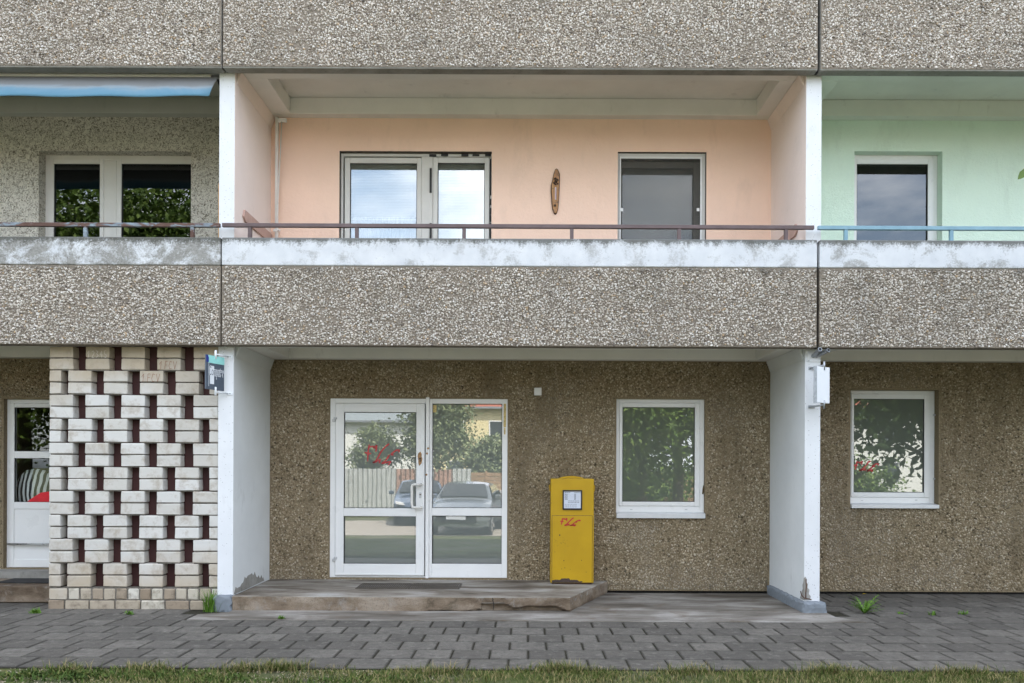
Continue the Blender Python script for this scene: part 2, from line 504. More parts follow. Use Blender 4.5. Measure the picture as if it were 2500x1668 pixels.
# ---- parapet panels, lower row (with painted band) and the row above
gaps = [(-0.006, 0.006), (-0.007, 0.006), (0.016, 0.006)]
def edges(i):
    a, b = BAY[i]
    l = a + (0.006 if i != 2 else 0.014); r = b - (0.006 if i == 0 else 0.012)
    return l, r
bands = ['band_left', 'band_mid', 'band_right']
blab = ['grey parapet with flaking white paint along its top', 'parapet with a white painted band and dark lichen along its top', 'parapet with blotchy bluish white band under the blue rail']
for i in range(3):
    l, r = edges(i)
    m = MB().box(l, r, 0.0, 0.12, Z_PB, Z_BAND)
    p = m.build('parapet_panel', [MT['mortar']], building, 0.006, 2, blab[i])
    q = MB().box(l, r, -0.009, 0.12, Z_BAND + .0005, Z_PT)
    q.build('painted_band', [MT[bands[i]]], p, 0.012, 3)
    a, b = max(l, GX0), min(r, GX1)
    pebbles('gravel_facing', a, b, Z_PB, Z_BAND - .004, 0.0, [], 0.0200, MT['pebble'], p, 11 + i)
    m = MB().box(l, r, 0.0, 0.12, Z_UB, Z_UT)
    p = m.build('parapet_panel', [MT['concrete']], building, 0.012, 3, 'gravel-faced parapet of the storey above')
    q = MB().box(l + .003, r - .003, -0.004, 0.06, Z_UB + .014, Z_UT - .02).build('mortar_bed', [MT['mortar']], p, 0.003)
    pebbles('gravel_facing', a + .004, b - .004, Z_UB + .016, min(Z_UT - .03, 6.45), -0.004, [], 0.0200, MT['pebble'], p, 21 + i)
# dark filler at the back of the vertical joints
for (a, b, yy) in ((BAY[0][1] - .007, BAY[0][1] + .007, .05), (BAY[1][1] - .013, BAY[1][1] + .015, .07)):
    for z0, z1 in ((Z_PB + .004, Z_PT - .03), (Z_UB + .01, Z_UT - .02)):
        MB().box(a, b, yy, yy + .05, z0, z1).build('joint_filler', [MT['dark_joint']], building)

# ---- partition walls between the loggias
def partition(xc, z0, z1, ml, mr, flare_l=True, flare_r=True, lab=None):
    """ml, mr: materials of the left and right face"""
    w, fl, fh = 0.080, 0.048, 0.135
    m = MB()
    m.box(xc - w, xc + w, PY, WY + .02, z0, z1, (1, 2, 0, 0, 0, 0))
    for s, f, mi in ((-1, flare_l, 1), (1, flare_r, 2)):
        if not f: continue
        x0, x1 = xc + s * (w + .001), xc + s * (w + fl)
        poly = [(x0, z1 - fh), (x1, z1 - .01), (x1, z1 - .001), (x0, z1 - .001)]
        if s < 0: poly = poly[::-1]
        m.prism(poly, 'y', PY + .055, WY, mi)
    o = m.build('partition_wall', [MT['white_paint'], ml, mr], building, 0.006, 2, lab)
    return o
pl = partition(-3.075, 0.0, Z_S1, MT['inner_white'], MT['inner_white'], lab='white ground floor pillar wall beside the brick screen')
pr = partition(2.925, 0.0, Z_S1, MT['inner_white'], MT['inner_white'], lab='white ground floor pillar wall on a grey plinth')
partition(-3.075, Z_FL - .2, Z_S2, MT['stucco'], MT['pink_side'], flare_l=False, lab='partition of the pink loggia, left side')
partition(2.925, Z_FL - .2, Z_S2, MT['pink_side'], MT['mint'], flare_r=False, lab='partition between the pink and the mint loggia')
for xc in (BAY[0][0], BAY[2][1]):
    partition(xc, 0.0, Z_S1, MT['inner_white'], MT['inner_white'])
    partition(xc, Z_FL - .2, Z_S2, MT['stucco'], MT['mint'])
# plinths and broken plaster at the foot of the pillars
def chipped(m, x0, x1, y0, y1, z0, z1, seed, amp=.01, n=(6, 10, 3), mi=0):
    g = random.Random(seed)
    nx, ny, nz = n
    P = {}
    V, Fs = [], []
    def vid(i, j, q):
        if (i, j, q) not in P:
            ed = (i in (0, nx)) + (j in (0, ny)) + (q in (0, nz))
            a = amp * (2.0 if ed > 1 else .6)
            p = [x0 + (x1 - x0) * i / nx, y0 + (y1 - y0) * j / ny, z0 + (z1 - z0) * q / nz]
            inw = [(-1 if i == nx else 1 if i == 0 else 0), (-1 if j == ny else 1 if j == 0 else 0), (-1 if q == nz else 0)]
            for t in range(3): p[t] += inw[t] * g.random() * a
            P[(i, j, q)] = len(V); V.append(p)
        return P[(i, j, q)]
    for i in range(nx):
        for j in range(ny):
            Fs.append((vid(i, j, nz), vid(i + 1, j, nz), vid(i + 1, j + 1, nz), vid(i, j + 1, nz)))
    for q in range(nz):
        for i in range(nx):
            Fs.append((vid(i, 0, q), vid(i + 1, 0, q), vid(i + 1, 0, q + 1), vid(i, 0, q + 1)))
            Fs.append((vid(i + 1, ny, q), vid(i, ny, q), vid(i, ny, q + 1), vid(i + 1, ny, q + 1)))
        for j in range(ny):
            Fs.append((vid(0, j + 1, q), vid(0, j, q), vid(0, j, q + 1), vid(0, j + 1, q + 1)))
            Fs.append((vid(nx, j, q), vid(nx, j + 1, q), vid(nx, j + 1, q + 1), vid(nx, j, q + 1)))
    m.add(V, Fs, mi)
m = MB(); chipped(m, 2.80, 3.055, .055, WY - .01, -.03, .115, 3, .012, (8, 30, 5))
pp = m.build('plinth', [MT['plinth_grey']], building, 0.004, 1, 'grey painted plinth under the right pillar wall')
m = MB(); chipped(m, -3.175, -2.978, .06, .30, -.03, .155, 5, .012, (6, 6, 5))
m.build('plinth', [MT['plinth_grey']], building, 0.004, 1, 'small grey plinth at the foot of the left pillar')
# exposed core with a bent reinforcing bar on the right pillar's corner
m = MB()
g = random.Random(4)
pts = [(2.8455, .12), (2.905, .125), (2.912, .16), (2.893, .185), (2.899, .225), (2.879, .25), (2.884, .285), (2.868, .30), (2.872, .335), (2.857, .36), (2.8455, .35)]
m.prism([(a, b) for a, b in pts], 'y', PY - .0035, PY + .03)
m.prism([(PY + .004, .12), (PY + .12, .12), (PY + .10, .15), (PY + .06, .165), (PY + .065, .20), (PY + .035, .23), (PY + .042, .27), (PY + .018, .30), (PY + .004, .345)], 'x', 2.8425, 2.86)
m.build('broken_corner', [MT['concrete']], pr)
m = MB().tube([(2.83, .20, .20), (2.822, .15, .17), (2.84, .11, .145), (2.88, .10, .14), (2.91, .115, .13)], .0055, 6)
m.tube([(2.862, .137, .335), (2.866, .133, .27), (2.861, .134, .20), (2.860, .132, .14)], .0055, 6)
MT['rust'] = plain('rusted_steel', (0.09, 0.045, 0.025), 0.9, var=.5, scale=60)
m.build('reinforcing_bar', [MT['rust']], pr)
# flaked plaster low on the left pillar's inner side
m = MB()
gg = random.Random(8)
poly = [(PY + .02, .150), (PY + .45, .150), (PY + .98, .158), (PY + .95, .20)]
t = .93
while t > .05:
    poly.append((PY + t, .19 + .10 * math.sin(t * 3.1) ** 2 + gg.uniform(-.025, .03))); t -= .045
m.prism(poly, 'x', -2.9955, -2.992)
m.build('flaked_patch', [MT['concrete']], pl)

# ---- ribbed slabs over the loggias
def slab(x0, x1, zu, mat, lab=None):
    cx0, cx1, cy0, cy1, rec = x0 + .335, x1 - .285, .367, 1.205, .19
    m = MB()
    m.box(x0, x1, .122, cy0, zu, zu + rec - .002); m.box(x0, x1, cy1, WY + .2, zu, zu + rec - .002)
    m.box(x0, cx0, cy0 + .001, cy1 - .001, zu, zu + rec - .002); m.box(cx1, x1, cy0 + .001, cy1 - .001, zu, zu + rec - .002)
    m.box(x0, x1, .122, WY + .2, zu + rec, zu + rec + .06)
    return m.build('ceiling_slab', [mat], building, 0.005, 2, lab)
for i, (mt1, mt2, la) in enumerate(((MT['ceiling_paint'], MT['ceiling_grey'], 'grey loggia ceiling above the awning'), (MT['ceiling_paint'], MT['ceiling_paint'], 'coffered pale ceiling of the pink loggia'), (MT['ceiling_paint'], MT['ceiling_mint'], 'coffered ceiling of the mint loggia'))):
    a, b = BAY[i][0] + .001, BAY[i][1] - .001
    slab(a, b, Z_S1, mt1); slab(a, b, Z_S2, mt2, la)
    MB().box(BAY[i][0] + .09, BAY[i][1] - .09, .125, WY, Z_S1 + .252, Z_FL).build('loggia_floor', [MT['concrete']], building)
    MB().box(BAY[i][0] + .09, BAY[i][1] - .09, .1215, .124, Z_FL + .001, Z_PT - .03).build('bounce_lining', [MT['inner_white']], building)  # added pale sheet, out of view, bounces light up to the loggia ceiling
    # pale seam strip under the parapet edge
    MB().box(BAY[i][0] + .09, BAY[i][1] - .09, .1225, .150, Z_S1 - .010, Z_S1 - .001).build('drip_strip', [MT['concrete']], building)

# ---- walls with openings
def wall(x0, x1, z0, z1, holes, mat, y0=WY, y1=WY + .26, lab=None, rev=None):
    xs = sorted({x0, x1, *[h[0] for h in holes], *[h[1] for h in holes]}); zs = sorted({z0, z1, *[h[2] for h in holes], *[h[3] for h in holes]})
    m = MB(); idx = {}; V = []
    def vid(i, j):
        if (i, j) not in idx: idx[(i, j)] = len(V); V.append((xs[i], y0, zs[j]))
        return idx[(i, j)]
    Fs = []
    for i in range(len(xs) - 1):
        for j in range(len(zs) - 1):
            cx, cz = (xs[i] + xs[i + 1]) / 2, (zs[j] + zs[j + 1]) / 2
            if any(a < cx < b and c < cz < d for a, b, c, d in holes): continue
            Fs.append((vid(i, j), vid(i + 1, j), vid(i + 1, j + 1), vid(i, j + 1)))
    m.add(V, Fs, 0)
    for a, b, c, d in holes:
        m.add([(a, y0, c), (a, y1, c), (a, y1, d), (a, y0, d)], [(0, 1, 2, 3)], 1)
        m.add([(b, y0, c), (b, y0, d), (b, y1, d), (b, y1, c)], [(0, 1, 2, 3)], 1)
        m.add([(a, y0, d), (a, y1, d), (b, y1, d), (b, y0, d)], [(0, 1, 2, 3)], 1)
        m.add([(a, y0, c), (b, y0, c), (b, y1, c), (a, y1, c)], [(0, 1, 2, 3)], 1)
    m.add([(x0, y0, z0), (x0, y1, z0), (x1, y1, z0), (x1, y0, z0)], [(0, 1, 2, 3)], 0)
    return m.build('back_wall', [mat, rev or mat], building, 0, 0, lab)

Z1 = zoomer(0, 0, 2.613); Z2 = zoomer(500, 150, 2.9375); Z3 = zoomer(1200, 150, 2.9375); Z4 = zoomer(1850, 150, 3.074)
Z6 = zoomer(0, 820, 2.24); Z7 = zoomer(480, 820, 2.24); Z8 = zoomer(1250, 820, 2.24); Z9 = zoomer(1850, 820, 2.24)
def rect(Z, a, t, b, bt, y):
    """zoom box -> x0, x1, z0, z1 at depth y (mean of opposite corners, so upright)"""
    p, q, r_, s = Z(a, t, y), Z(b, t, y), Z(a, bt, y), Z(b, bt, y)
    return ((p[0] + r_[0]) / 2, (q[0] + s[0]) / 2, (r_[1] + s[1]) / 2, (p[1] + q[1]) / 2)

H_DOOR = rect(Z7, 731, 345, 1699, 1322, WY)
H_WMID = rect(Z8, 570, 345, 1056, 968, WY)
H_WRIG = rect(Z9, 507, 295, 990, 922, WY)
a = rect(Z6, 40, 345, 300, 1285, WY); H_DLEF = (-6.15, a[0] + 1.02, .26, a[3]); H_DLEF = (a[0] - .045, a[0] + .975, .262, a[3])
a = rect(Z2, 965, 645, 2057, 1260, WY); H_PINKW = (a[0], a[1], Z_FL + .02, a[3])
a = rect(Z3, 905, 650, 1540, 1260, WY); H_PINKD = (a[0], a[1], Z_FL + .02, a[3])
a = rect(Z4, 725, 675, 1385, 1340, WY); H_MINT = (a[0], a[1], 3.75, a[3])
a = rect(Z1, 247, 965, 1218, 1510, WY); H_LEFT = (a[0], a[1], 3.75, a[3])

b0 = wall(BAY[0][0] + .08, -3.155, .03, Z_S1, [H_DLEF], MT['mortar_brown'])
b1 = wall(-2.995, 2.845, .03, Z_S1, [H_DOOR, H_WMID], MT['mortar_brown'], lab='brown gravel-faced ground floor wall behind the yellow letter box')
b2 = wall(3.005, BAY[2][1] - .08, .03, Z_S1, [H_WRIG], MT['mortar_brown'])
for wl, xa, xb, hs, sd in ((b0, GX0, -4.0, [H_DLEF], 31), (b1, -2.993, 2.843, [H_DOOR, H_WMID], 32), (b2, 3.007, GX1, [H_WRIG], 33)):
    e = .012
    pebbles('gravel_facing', xa, xb, .034, Z_S1 - .002, WY, [(h[0] - e, h[1] + e, h[2] - e, h[3] + e) for h in hs], 0.0205, MT['pebble_brown'], wl, sd, 1.0)
MB().box(BAY[0][0], BAY[2][1], WY + .05, WY + .2, -.2, .10).build('footing', [MT['dark_joint']], building)
wall(BAY[0][0] + .08, -3.155, Z_FL, Z_S2, [H_LEFT], MT['stucco'], lab='beige scratched stucco wall of the left loggia')
wall(-2.995, 2.845, Z_FL, Z_S2, [H_PINKW, H_PINKD], MT['pink'], lab='salmon pink plastered loggia wall', rev=MT['reveal_dark'])
wall(3.005, BAY[2][1] - .08, Z_FL, Z_S2, [H_MINT], MT['mint'], lab='mint green plastered loggia wall')

# ---- body of the block behind (rooms, roof, far bays) so that it shades the street
m = MB()
m.box(-34, 34, 4.6, 12.5, -.2, 14.2); m.box(-34, 34, WY + .26, 4.599, 6.0, 14.2)
m.box(-34, BAY[0][0] - .09, .3, 4.599, -.2, 5.999); m.box(BAY[2][1] + .09, 34, .3, 4.599, -.2, 5.999)
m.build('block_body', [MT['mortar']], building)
m = MB()
m.box(BAY[0][0] - .08, BAY[2][1] + .08, WY + .261, 4.595, Z_S1, Z_FL - .01); m.box(BAY[0][0] - .08, BAY[2][1] + .08, WY + .261, 4.595, Z_S2 + .003, 5.99)
for xc in (-3.075, 2.925): m.box(xc - .07, xc + .07, WY + .262, 4.59, -.1, Z_S1 - .001); m.box(xc - .07, xc + .07, WY + .262, 4.59, Z_FL, Z_S2)
m.box(BAY[0][0] - .08, BAY[2][1] + .08, WY + .262, 4.59, -.15, .15)
m.build('room_shell', [MT['dark']], building)
# storeys above the picture, kept plain
for i in range(3):
    l, r = edges(i)
    for s in (1, 2):
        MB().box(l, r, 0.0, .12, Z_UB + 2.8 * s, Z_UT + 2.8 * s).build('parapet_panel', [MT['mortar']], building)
        MB().box(BAY[i][0], BAY[i][1], .122, WY + .255, Z_S2 + 2.8 * s, Z_S2 + 2.8 * s + .2).build('ceiling_slab', [MT['ceiling_paint']], building)
    MB().box(BAY[i][0], BAY[i][1], .122, WY + .255, Z_S2 + .255, 5.98).build('loggia_floor', [MT['concrete']], building)

# ---- windows and doors
def pane(name, x0, x1, z0, z1, y, mat, parent, th=.006):
    return MB().box(x0, x1, y, y + th, z0, z1).build(name, [mat], parent)
def gasket(x0, x1, z0, z1, y, parent):
    MB().frame(x0 - .004, x1 + .004, z0 - .004, z1 + .004, .010, .010, .010, .010, y, y + .01).build('gasket', [MT['gasket']], parent)
def sash(g, o, y0, parent, mat, name='sash', glass='film_glass', th=.055):
    """g: glass rectangle, o: outer rectangle of the sash"""
    MB().frame(*o, g[0] - o[0], o[1] - g[1], g[2] - o[2], o[3] - g[3], y0, y0 + th).build(name, [mat], parent, .006, 2)
    gasket(*g, y0 + .012, parent)
    pane('pane', g[0], g[1], g[2], g[3], y0 + .026, MT[glass], parent)
def lab_empty(name, lab, parent):
    o = bpy.data.objects.new(name, None); COL.objects.link(o); o.parent = parent; o['label'] = lab
    o.empty_display_size = .1
    return o

# ground floor entrance: glazed leaf on the left, fixed light on the right
PV = MT['pvc']
ent = lab_empty('entrance_door', 'white framed double glass door with red scrawl', building)
yf = WY - .012
fx0, fx1, fz0, fz1 = H_DOOR
mx0, mx1, _, _ = rect(Z7, 1253, 338, 1272, 1325, yf)
lo = rect(Z7, 760, 371, 1247, 1312, yf); g1 = rect(Z7, 806, 418, 1201, 943, yf); g2 = rect(Z7, 806, 987, 1201, 1247, yf)
ro1 = rect(Z7, 1289, 372, 1670, 942, yf); ro2 = rect(Z7, 1289, 985, 1670, 1247, yf)
m = MB()
m.box(fx0, lo[0] - .003, yf, yf + .07, fz0, fz1); m.box(lo[0] - .003, mx0, yf, yf + .07, lo[3] + .003, fz1)
m.box(lo[0] - .003, mx0, yf + .004, yf + .07, fz0, lo[2] - .006)
m.build('frame', [PV], ent, .005)
m = MB()
m.box(mx1, ro1[0], yf, yf + .07, fz0, fz1); m.box(ro1[1], fx1, yf, yf + .07, fz0, fz1)
m.box(ro1[0], ro1[1], yf, yf + .07, ro1[3], fz1); m.box(ro1[0], ro1[1], yf, yf + .07, ro2[3], ro1[2])
m.box(ro1[0], ro1[1], yf, yf + .07, fz0, ro2[2])
m.build('side_light_frame', [PV], ent, .005)
MB().box(mx0, mx1, yf - .028, yf + .05, fz0 - .004, fz1 + .016).build('mullion', [PV], ent, .006)
ml_ = MB()
ml_.box(lo[0], g1[0], yf - .012, yf + .05, lo[2], lo[3]); ml_.box(g1[1], lo[1], yf - .012, yf + .05, lo[2], lo[3])
for zz in ((g1[3], lo[3]), (g2[3], g1[2]), (lo[2], g2[2])): ml_.box(g1[0], g1[1], yf - .012, yf + .05, zz[0], zz[1])
ml_.build('door_leaf', [PV], ent, .005)
MB().box(g1[0] - .1, g1[1] + .1, yf - .020, yf - .0125, lo[2] + .012, lo[2] + .02).build('weather_bar', [PV], ent)
for gi in (g1, g2, ro1, ro2):
    gasket(*gi, yf + .004, ent); pane('pane', *gi, yf + .018, MT['film_glass'], ent)
MB().box(fx0 + .02, fx1 - .02, yf + .08, yf + .12, fz0 + .02, fz1 - .02).build('backing', [MT['dark']], ent)
MT['hinge'] = plain('grey_hinge', (0.52, 0.53, 0.54), 0.4, .3, var=.05)
for zy in (458, 1220):
    x, z = Z7(758, zy, yf)
    m = MB().box(x - .012, x + .024, yf - .032, yf - .0005, z + .002, z + .026).box(x - .030, x + .004, yf - .026, yf - .0005, z - .028, z + .0015)
    m.build('hinge', [MT['hinge']], ent, .003)
# pull handle, lock plates and rust marks
hx, hz0 = Z7(1229, 938, yf); _, hz1 = Z7(1229, 812, yf)
hb = Z7(1182, 812, yf)[0]
yy = yf - .075
pts = [(hx, yf - .012, hz1), (hx, yy + .02, hz1), (hx - .012, yy, hz1), (hb + .03, yy, hz1), (hb + .008, yy, hz1 - .006), (hb, yy, hz1 - .03), (hb, yy, hz0 + .03), (hb + .008, yy, hz0 + .006), (hb + .03, yy, hz0), (hx - .012, yy, hz0), (hx, yy + .02, hz0), (hx, yf - .012, hz0)]
MT['handle'] = plain('cream_handle', (0.72, 0.70, 0.66), .35, var=.05)
MB().tube(pts, .0155, 12).build('pull_handle', [MT['handle']], ent)
x, z = Z7(1222, 672, yf)
MT['rust_stain'] = plain('rusty_lock_stain', (0.33, 0.19, 0.09), .85, var=.5, scale=40)
gq = random.Random(2)
pts = [(x + .026 * math.cos(t) * gq.uniform(.7, 1.15), z + .085 * math.sin(t) * gq.uniform(.85, 1.1)) for t in [i * math.pi / 9 for i in range(18)]]
MB().prism(pts, 'y', yf - .0135, yf - .0122).build('rust_stain', [MT['rust_stain']], ent)
m = MB(); m.tube([(x + .003, yf - .017, z), (x + .003, yf - .0132, z)], .011, 10); m.box(x - .002, x + .008, yf - .0165, yf - .0133, z - .035, z - .008)
m.build('keyhole', [MT['gasket']], ent)
for zx, zy in ((1266, 616), (1260, 644), (1257, 760)):
    x, z = Z7(zx, zy, yf - .028)
    MB().tube([(x, yf - .0305, z), (x, yf - .027, z)], .0125, 9).build('rust_spot', [MT['rust_stain']], ent)
x, z = Z7(1224, 872, yf)
MB().box(x - .014, x + .014, yf - .0155, yf - .0122, z - .033, z + .033).build('lock_plate', [MT['hinge']], ent, .002)
MB().tube([(x, yf - .019, z + .008), (x, yf - .0157, z + .008)], .008, 10).build('lock_cylinder', [MT['rust']], ent)
MT['tape'] = plain('yellowed_tape', (0.58, 0.44, 0.16), .6, var=.35, scale=60)
x0, x1, z0, z1 = rect(Z7, 1679, 372, 1692, 500, yf)
MB().box(x0, x1, yf - .002, yf - .0005, z0, z1).build('tape_strip', [MT['tape']], ent)
x0, x1, z0, z1 = rect(Z7, 1681, 503, 1689, 540, yf)
MB().box(x0, x1, yf - .002, yf - .0005, z0, z1).build('tape_strip', [MT['tape']], ent)
x0, x1, z0, z1 = rect(Z7, 1291, 378, 1311, 418, yf)
MB().box(x0, x1, yf + .0165, yf + .0175, z0, z1).build('sticker_remnant', [MT['tape']], ent)

# the red scrawl: strokes in a box 0..1 x 0..1
STROKES = [[(.02, .60), (.10, .54), (.20, .55)], [(.15, .97), (.13, .62), (.09, .15)], [(.13, .85), (.26, .88), (.27, .76), (.37, .97), (.34, .60)],
           [(.70, 1.0), (.61, .90), (.50, .62), (.33, .16), (.24, .07), (.36, .12), (.47, .28), (.45, .05)],
           [(1.0, .58), (.99, .73), (.91, .69), (.75, .48), (.85, .47)], [(.75, .48), (.62, .18), (.50, .03), (.63, .12), (.80, .15), (.67, -.02)]]
MT['red_paint'] = plain('red_marker_paint', (0.46, 0.02, 0.025), .5, var=.25, scale=50)
MT['red_faded'] = plain('faded_red_marker', (0.48, 0.035, 0.04), .5, var=.35, scale=40)
def scrawl(x0, x1, z0, z1, y, w, parent, mat, jitter=0.0, seed=1):
    g = random.Random(seed)
    m = MB()
    for si, st in enumerate(STROKES):
        pts = [Vector((x0 + (x1 - x0) * (a + g.uniform(-jitter, jitter)), 0, z0 + (z1 - z0) * (b + g.uniform(-jitter, jitter)))) for a, b in st]
        fine = []
        for i in range(len(pts) - 1):
            for q in range(4): fine.append(pts[i].lerp(pts[i + 1], q / 4))
        fine.append(pts[-1])
        sm = [fine[0]] + [(fine[i - 1] + fine[i] * 2 + fine[i + 1]) / 4 for i in range(1, len(fine) - 1)] + [fine[-1]]
        V, Fs = [], []
        for i, p in enumerate(sm):
            d = (sm[min(i + 1, len(sm) - 1)] - sm[max(i - 1, 0)]).normalized()
            n_ = Vector((-d.z, 0, d.x)) * w * (.5 if i in (0, len(sm) - 1) else g.uniform(.85, 1.15)) * .5
            V += [(p + n_)[:], (p - n_)[:]]
        V = [(a, y - .0004 * si, c) for a, b, c in V]
        for i in range(len(sm) - 1): Fs.append((2 * i, 2 * i + 1, 2 * i + 3, 2 * i + 2))
        m.add(V, Fs)
    return m.build('graffiti', [mat], parent)
x0, x1, z0, z1 = rect(Z7, 914, 592, 1106, 704, yf)
scrawl(x0, x1, z0, z1, yf + .0160, .017, ent, MT['red_faded'], .02, 3)

# ground floor window right of the letter box
def simple_window(nm, lab, Z, hole, fr, gl, so, setb, glass, sill):
    w_ = lab_empty('window', lab, building)
    y0 = WY + setb
    g = rect(Z, *gl, y0); o = rect(Z, *so, y0)
    MB().frame(hole[0] + .001, hole[1] - .001, hole[2] + .001, hole[3] - .001, max(.012, o[0] - hole[0]), max(.012, hole[1] - o[1]), max(.01, o[2] - hole[2]), max(.012, hole[3] - o[3]), y0 + .012, y0 + .075).build('frame', [PV], w_, .005)
    sash(g, (o[0] + .002, o[1] - .002, o[2] + .002, o[3] - .002), y0, w_, PV, glass=glass)
    MB().box(hole[0], hole[1], y0 + .09, y0 + .12, hole[2], hole[3]).build('backing', [MT['dark']], w_)
    s = rect(Z, *sill, WY - .04)
    MB().prism([(WY - .045, s[2]), (WY - .045, s[3]), (WY + setb + .02, s[3] + .018), (WY + setb + .02, s[2])][::-1], 'x', s[0], s[1]).build('sill', [MT['pvc_alu']], w_, .003)
    return w_, g, y0
MT['pvc_alu'] = plain('pale_aluminium_sill', (0.66, 0.67, 0.68), .4, .2, var=.06)
wm, gm, ym = simple_window('w', 'square white window right of the yellow letter box', Z8, H_WMID, None, (604, 391, 1000, 908), (586, 367, 1028, 932), .03, 'film_glass_green', (572, 973, 1057, 998))
wr, gr, yr = simple_window('w', 'white window with red scrawl on the far right ground floor', Z9, H_WRIG, None, (526, 345, 912, 857), (511, 318, 943, 884), .085, 'film_glass_green', (513, 925, 992, 944))
x0, x1, z0, z1 = rect(Z9, 528, 684, 666, 742, yr)
scrawl(x0, x1, z0, z1, yr + .0235, .016, wr, MT['red_faded'], .03, 9)
for w_, Z, y, pts in ((wm, Z8, ym + .012, ((652, 950), (952, 950))), (wr, Z9, yr + .012, ((570, 901), (866, 899)))):
    for zx, zy in pts:
        x, z = Z(zx, zy, y); MB().box(x - .014, x + .014, y - .003, y - .0002, z - .005, z + .005).build('drain_cap', [MT['hinge']], w_)
for zy in (433, 782):
    x, z = Z9(966, zy, yr); MB().box(x - .012, x + .02, yr - .006, yr + .02, z - .01, z + .01).build('hinge', [MT['hinge']], wr, .002)
x, z = Z8(1046, 840, WY + .03)
MT['mould'] = plain('dark_brown_stain', (0.10, 0.07, 0.03), .9, var=.5, scale=40)
MB().prism([(x - .012, z - .055), (x + .004, z - .06), (x + .012, z - .03), (x + .010, z + .03), (x + .002, z + .055), (x - .006, z + .01)], 'y', WY + .0405, WY + .0419).build('stain', [MT['mould']], wm)

# left ground floor door, half hidden by the brick screen
dl = lab_empty('shop_door', 'white door with two panes and a push bar behind the brick screen', building)
y0 = WY + .05
hx0, hx1, hz0, hz1 = H_DLEF
MB().frame(hx0 + .001, hx1 - .001, hz0, hz1 - .001, .035, .05, 0, .045, y0 + .01, y0 + .07).build('frame', [PV], dl, .005)
ga = rect(Z6, 78, 392, 390, 632, y0); gb = rect(Z6, 78, 670, 390, 910, y0); pa = rect(Z6, 78, 948, 390, 1222, y0)
gxr = hx1 - .14
m = MB()
m.box(hx0 + .037, ga[0], y0, y0 + .055, hz0 + .004, hz1 - .047); m.box(gxr, hx1 - .052, y0, y0 + .055, hz0 + .004, hz1 - .047)
for a, b in ((ga[3], hz1 - .047), (gb[3], ga[2]), (pa[3], gb[2]), (hz0 + .004, pa[2])): m.box(ga[0], gxr, y0, y0 + .055, a, b)
m.build('door_leaf', [PV], dl, .005)
MB().box(ga[0], gxr, y0 + .008, y0 + .04, pa[2], pa[3]).build('door_panel', [PV], dl)
for g_ in (ga, gb):
    gasket(g_[0], gxr, g_[2], g_[3], y0 + .01, dl); pane('pane', g_[0], gxr, g_[2], g_[3], y0 + .024, MT['glass_clear'], dl)
x, z = Z6(35, 1140, y0 - .05)
MT['steel'] = plain('brushed_steel', (0.42, 0.42, 0.41), .35, .8, var=.08)
MB().tube([(x, y0 - .03, z), (hx1 - .06, y0 - .03, z)], .013, 10).build('push_bar', [MT['steel']], dl)

# loggia windows
def sash_g(Z, g, o, y0, parent, mat, zbot, glass):
    gr_ = rect(Z, *g, y0); o_ = rect(Z, *o, y0)
    gr_ = (gr_[0], gr_[1], zbot + .07, gr_[3]); o_ = (o_[0], o_[1], zbot, o_[3])
    sash(gr_, o_, y0, parent, mat, glass=glass)
    return gr_
def blind(x0, x1, z0, z1, y, parent, cords=(.12, .5, .88)):
    m = MB(); z = z1
    while z > z0:
        m.add([(x0, y - .005, z - .010), (x1, y - .005, z - .010), (x1, y + .005, z + .0105), (x0, y + .005, z + .0105)], [(0, 1, 2, 3)])
        z -= .0185
    for q in cords:
        x = x0 + (x1 - x0) * q; m.box(x - .0015, x + .0015, y - .0125, y - .0105, z0, z1)
    m.box(x0, x1, y - .014, y + .014, z1 + .002, z1 + .03)
    return m.build('blind', [MT['blind']], parent)
def win_frame(Z, hole, top_l, y0, parent, mat, bars, zbot):
    """outer frame inside an opening; bars: zoom x pairs of inner posts"""
    l, r, t = top_l
    m = MB().frame(hole[0] + .001, hole[1] - .001, zbot, hole[3] - .001, l, r, .05, t, y0 + .012, y0 + .075)
    for a, b in bars:
        xa, xb = Z(a, 800, y0)[0], Z(b, 800, y0)[0]
        m.box(xa + .001, xb - .001, y0 + .010, y0 + .072, zbot + .051, hole[3] - t - .002)
    return m.build('frame', [mat], parent, .005)
PG = MT['pvc_grey']
# pink loggia: window and door with blinds
wp = lab_empty('window', 'wide white window with blinds in the pink loggia', building)
y0 = WY + .055
win_frame(Z2, H_PINKW, (.03, .022, .035), y0, wp, PG, [(1552, 1636)], H_PINKW[2])
ga = sash_g(Z2, (1040, 730, 1520, 1300), (1002, 690, 1552, 1300), y0, wp, PG, 3.75, 'glass')
gb = sash_g(Z2, (1670, 728, 2006, 1300), (1636, 688, 2041, 1300), y0, wp, PG, Z_FL + .08, 'glass')
blind(ga[0] - .02, ga[1] + .02, 3.9, ga[3] - .01, y0 + .11, wp, (.13, .5, .87)); blind(gb[0] - .02, gb[1] + .02, 3.1, gb[3] - .01, y0 + .11, wp, (.24, .75))
m = MB(); n_ = 120; V, Fs = [], []
zt = Z2(1100, 1115, y0 + .06)[1]
for i in range(n_ + 1):
    x = ga[0] - .01 + (ga[1] - ga[0] + .02) * i / n_; y = y0 + .075 + .010 * math.sin(i * .9) + .004 * math.sin(i * 2.3)
    V += [(x, y, 3.8), (x, y, zt + .004 * math.sin(i * .45))]
for i in range(n_): Fs.append((2 * i, 2 * i + 2, 2 * i + 3, 2 * i + 1))
m.add(V, Fs, 0, True); m.build('net_curtain', [MT['curtain']], wp)
MB().tube([(ga[0], y0 + .07, zt - .03), (ga[1], y0 + .07, zt - .03)], .004, 6).build('curtain_rod', [MT['pvc']], wp)
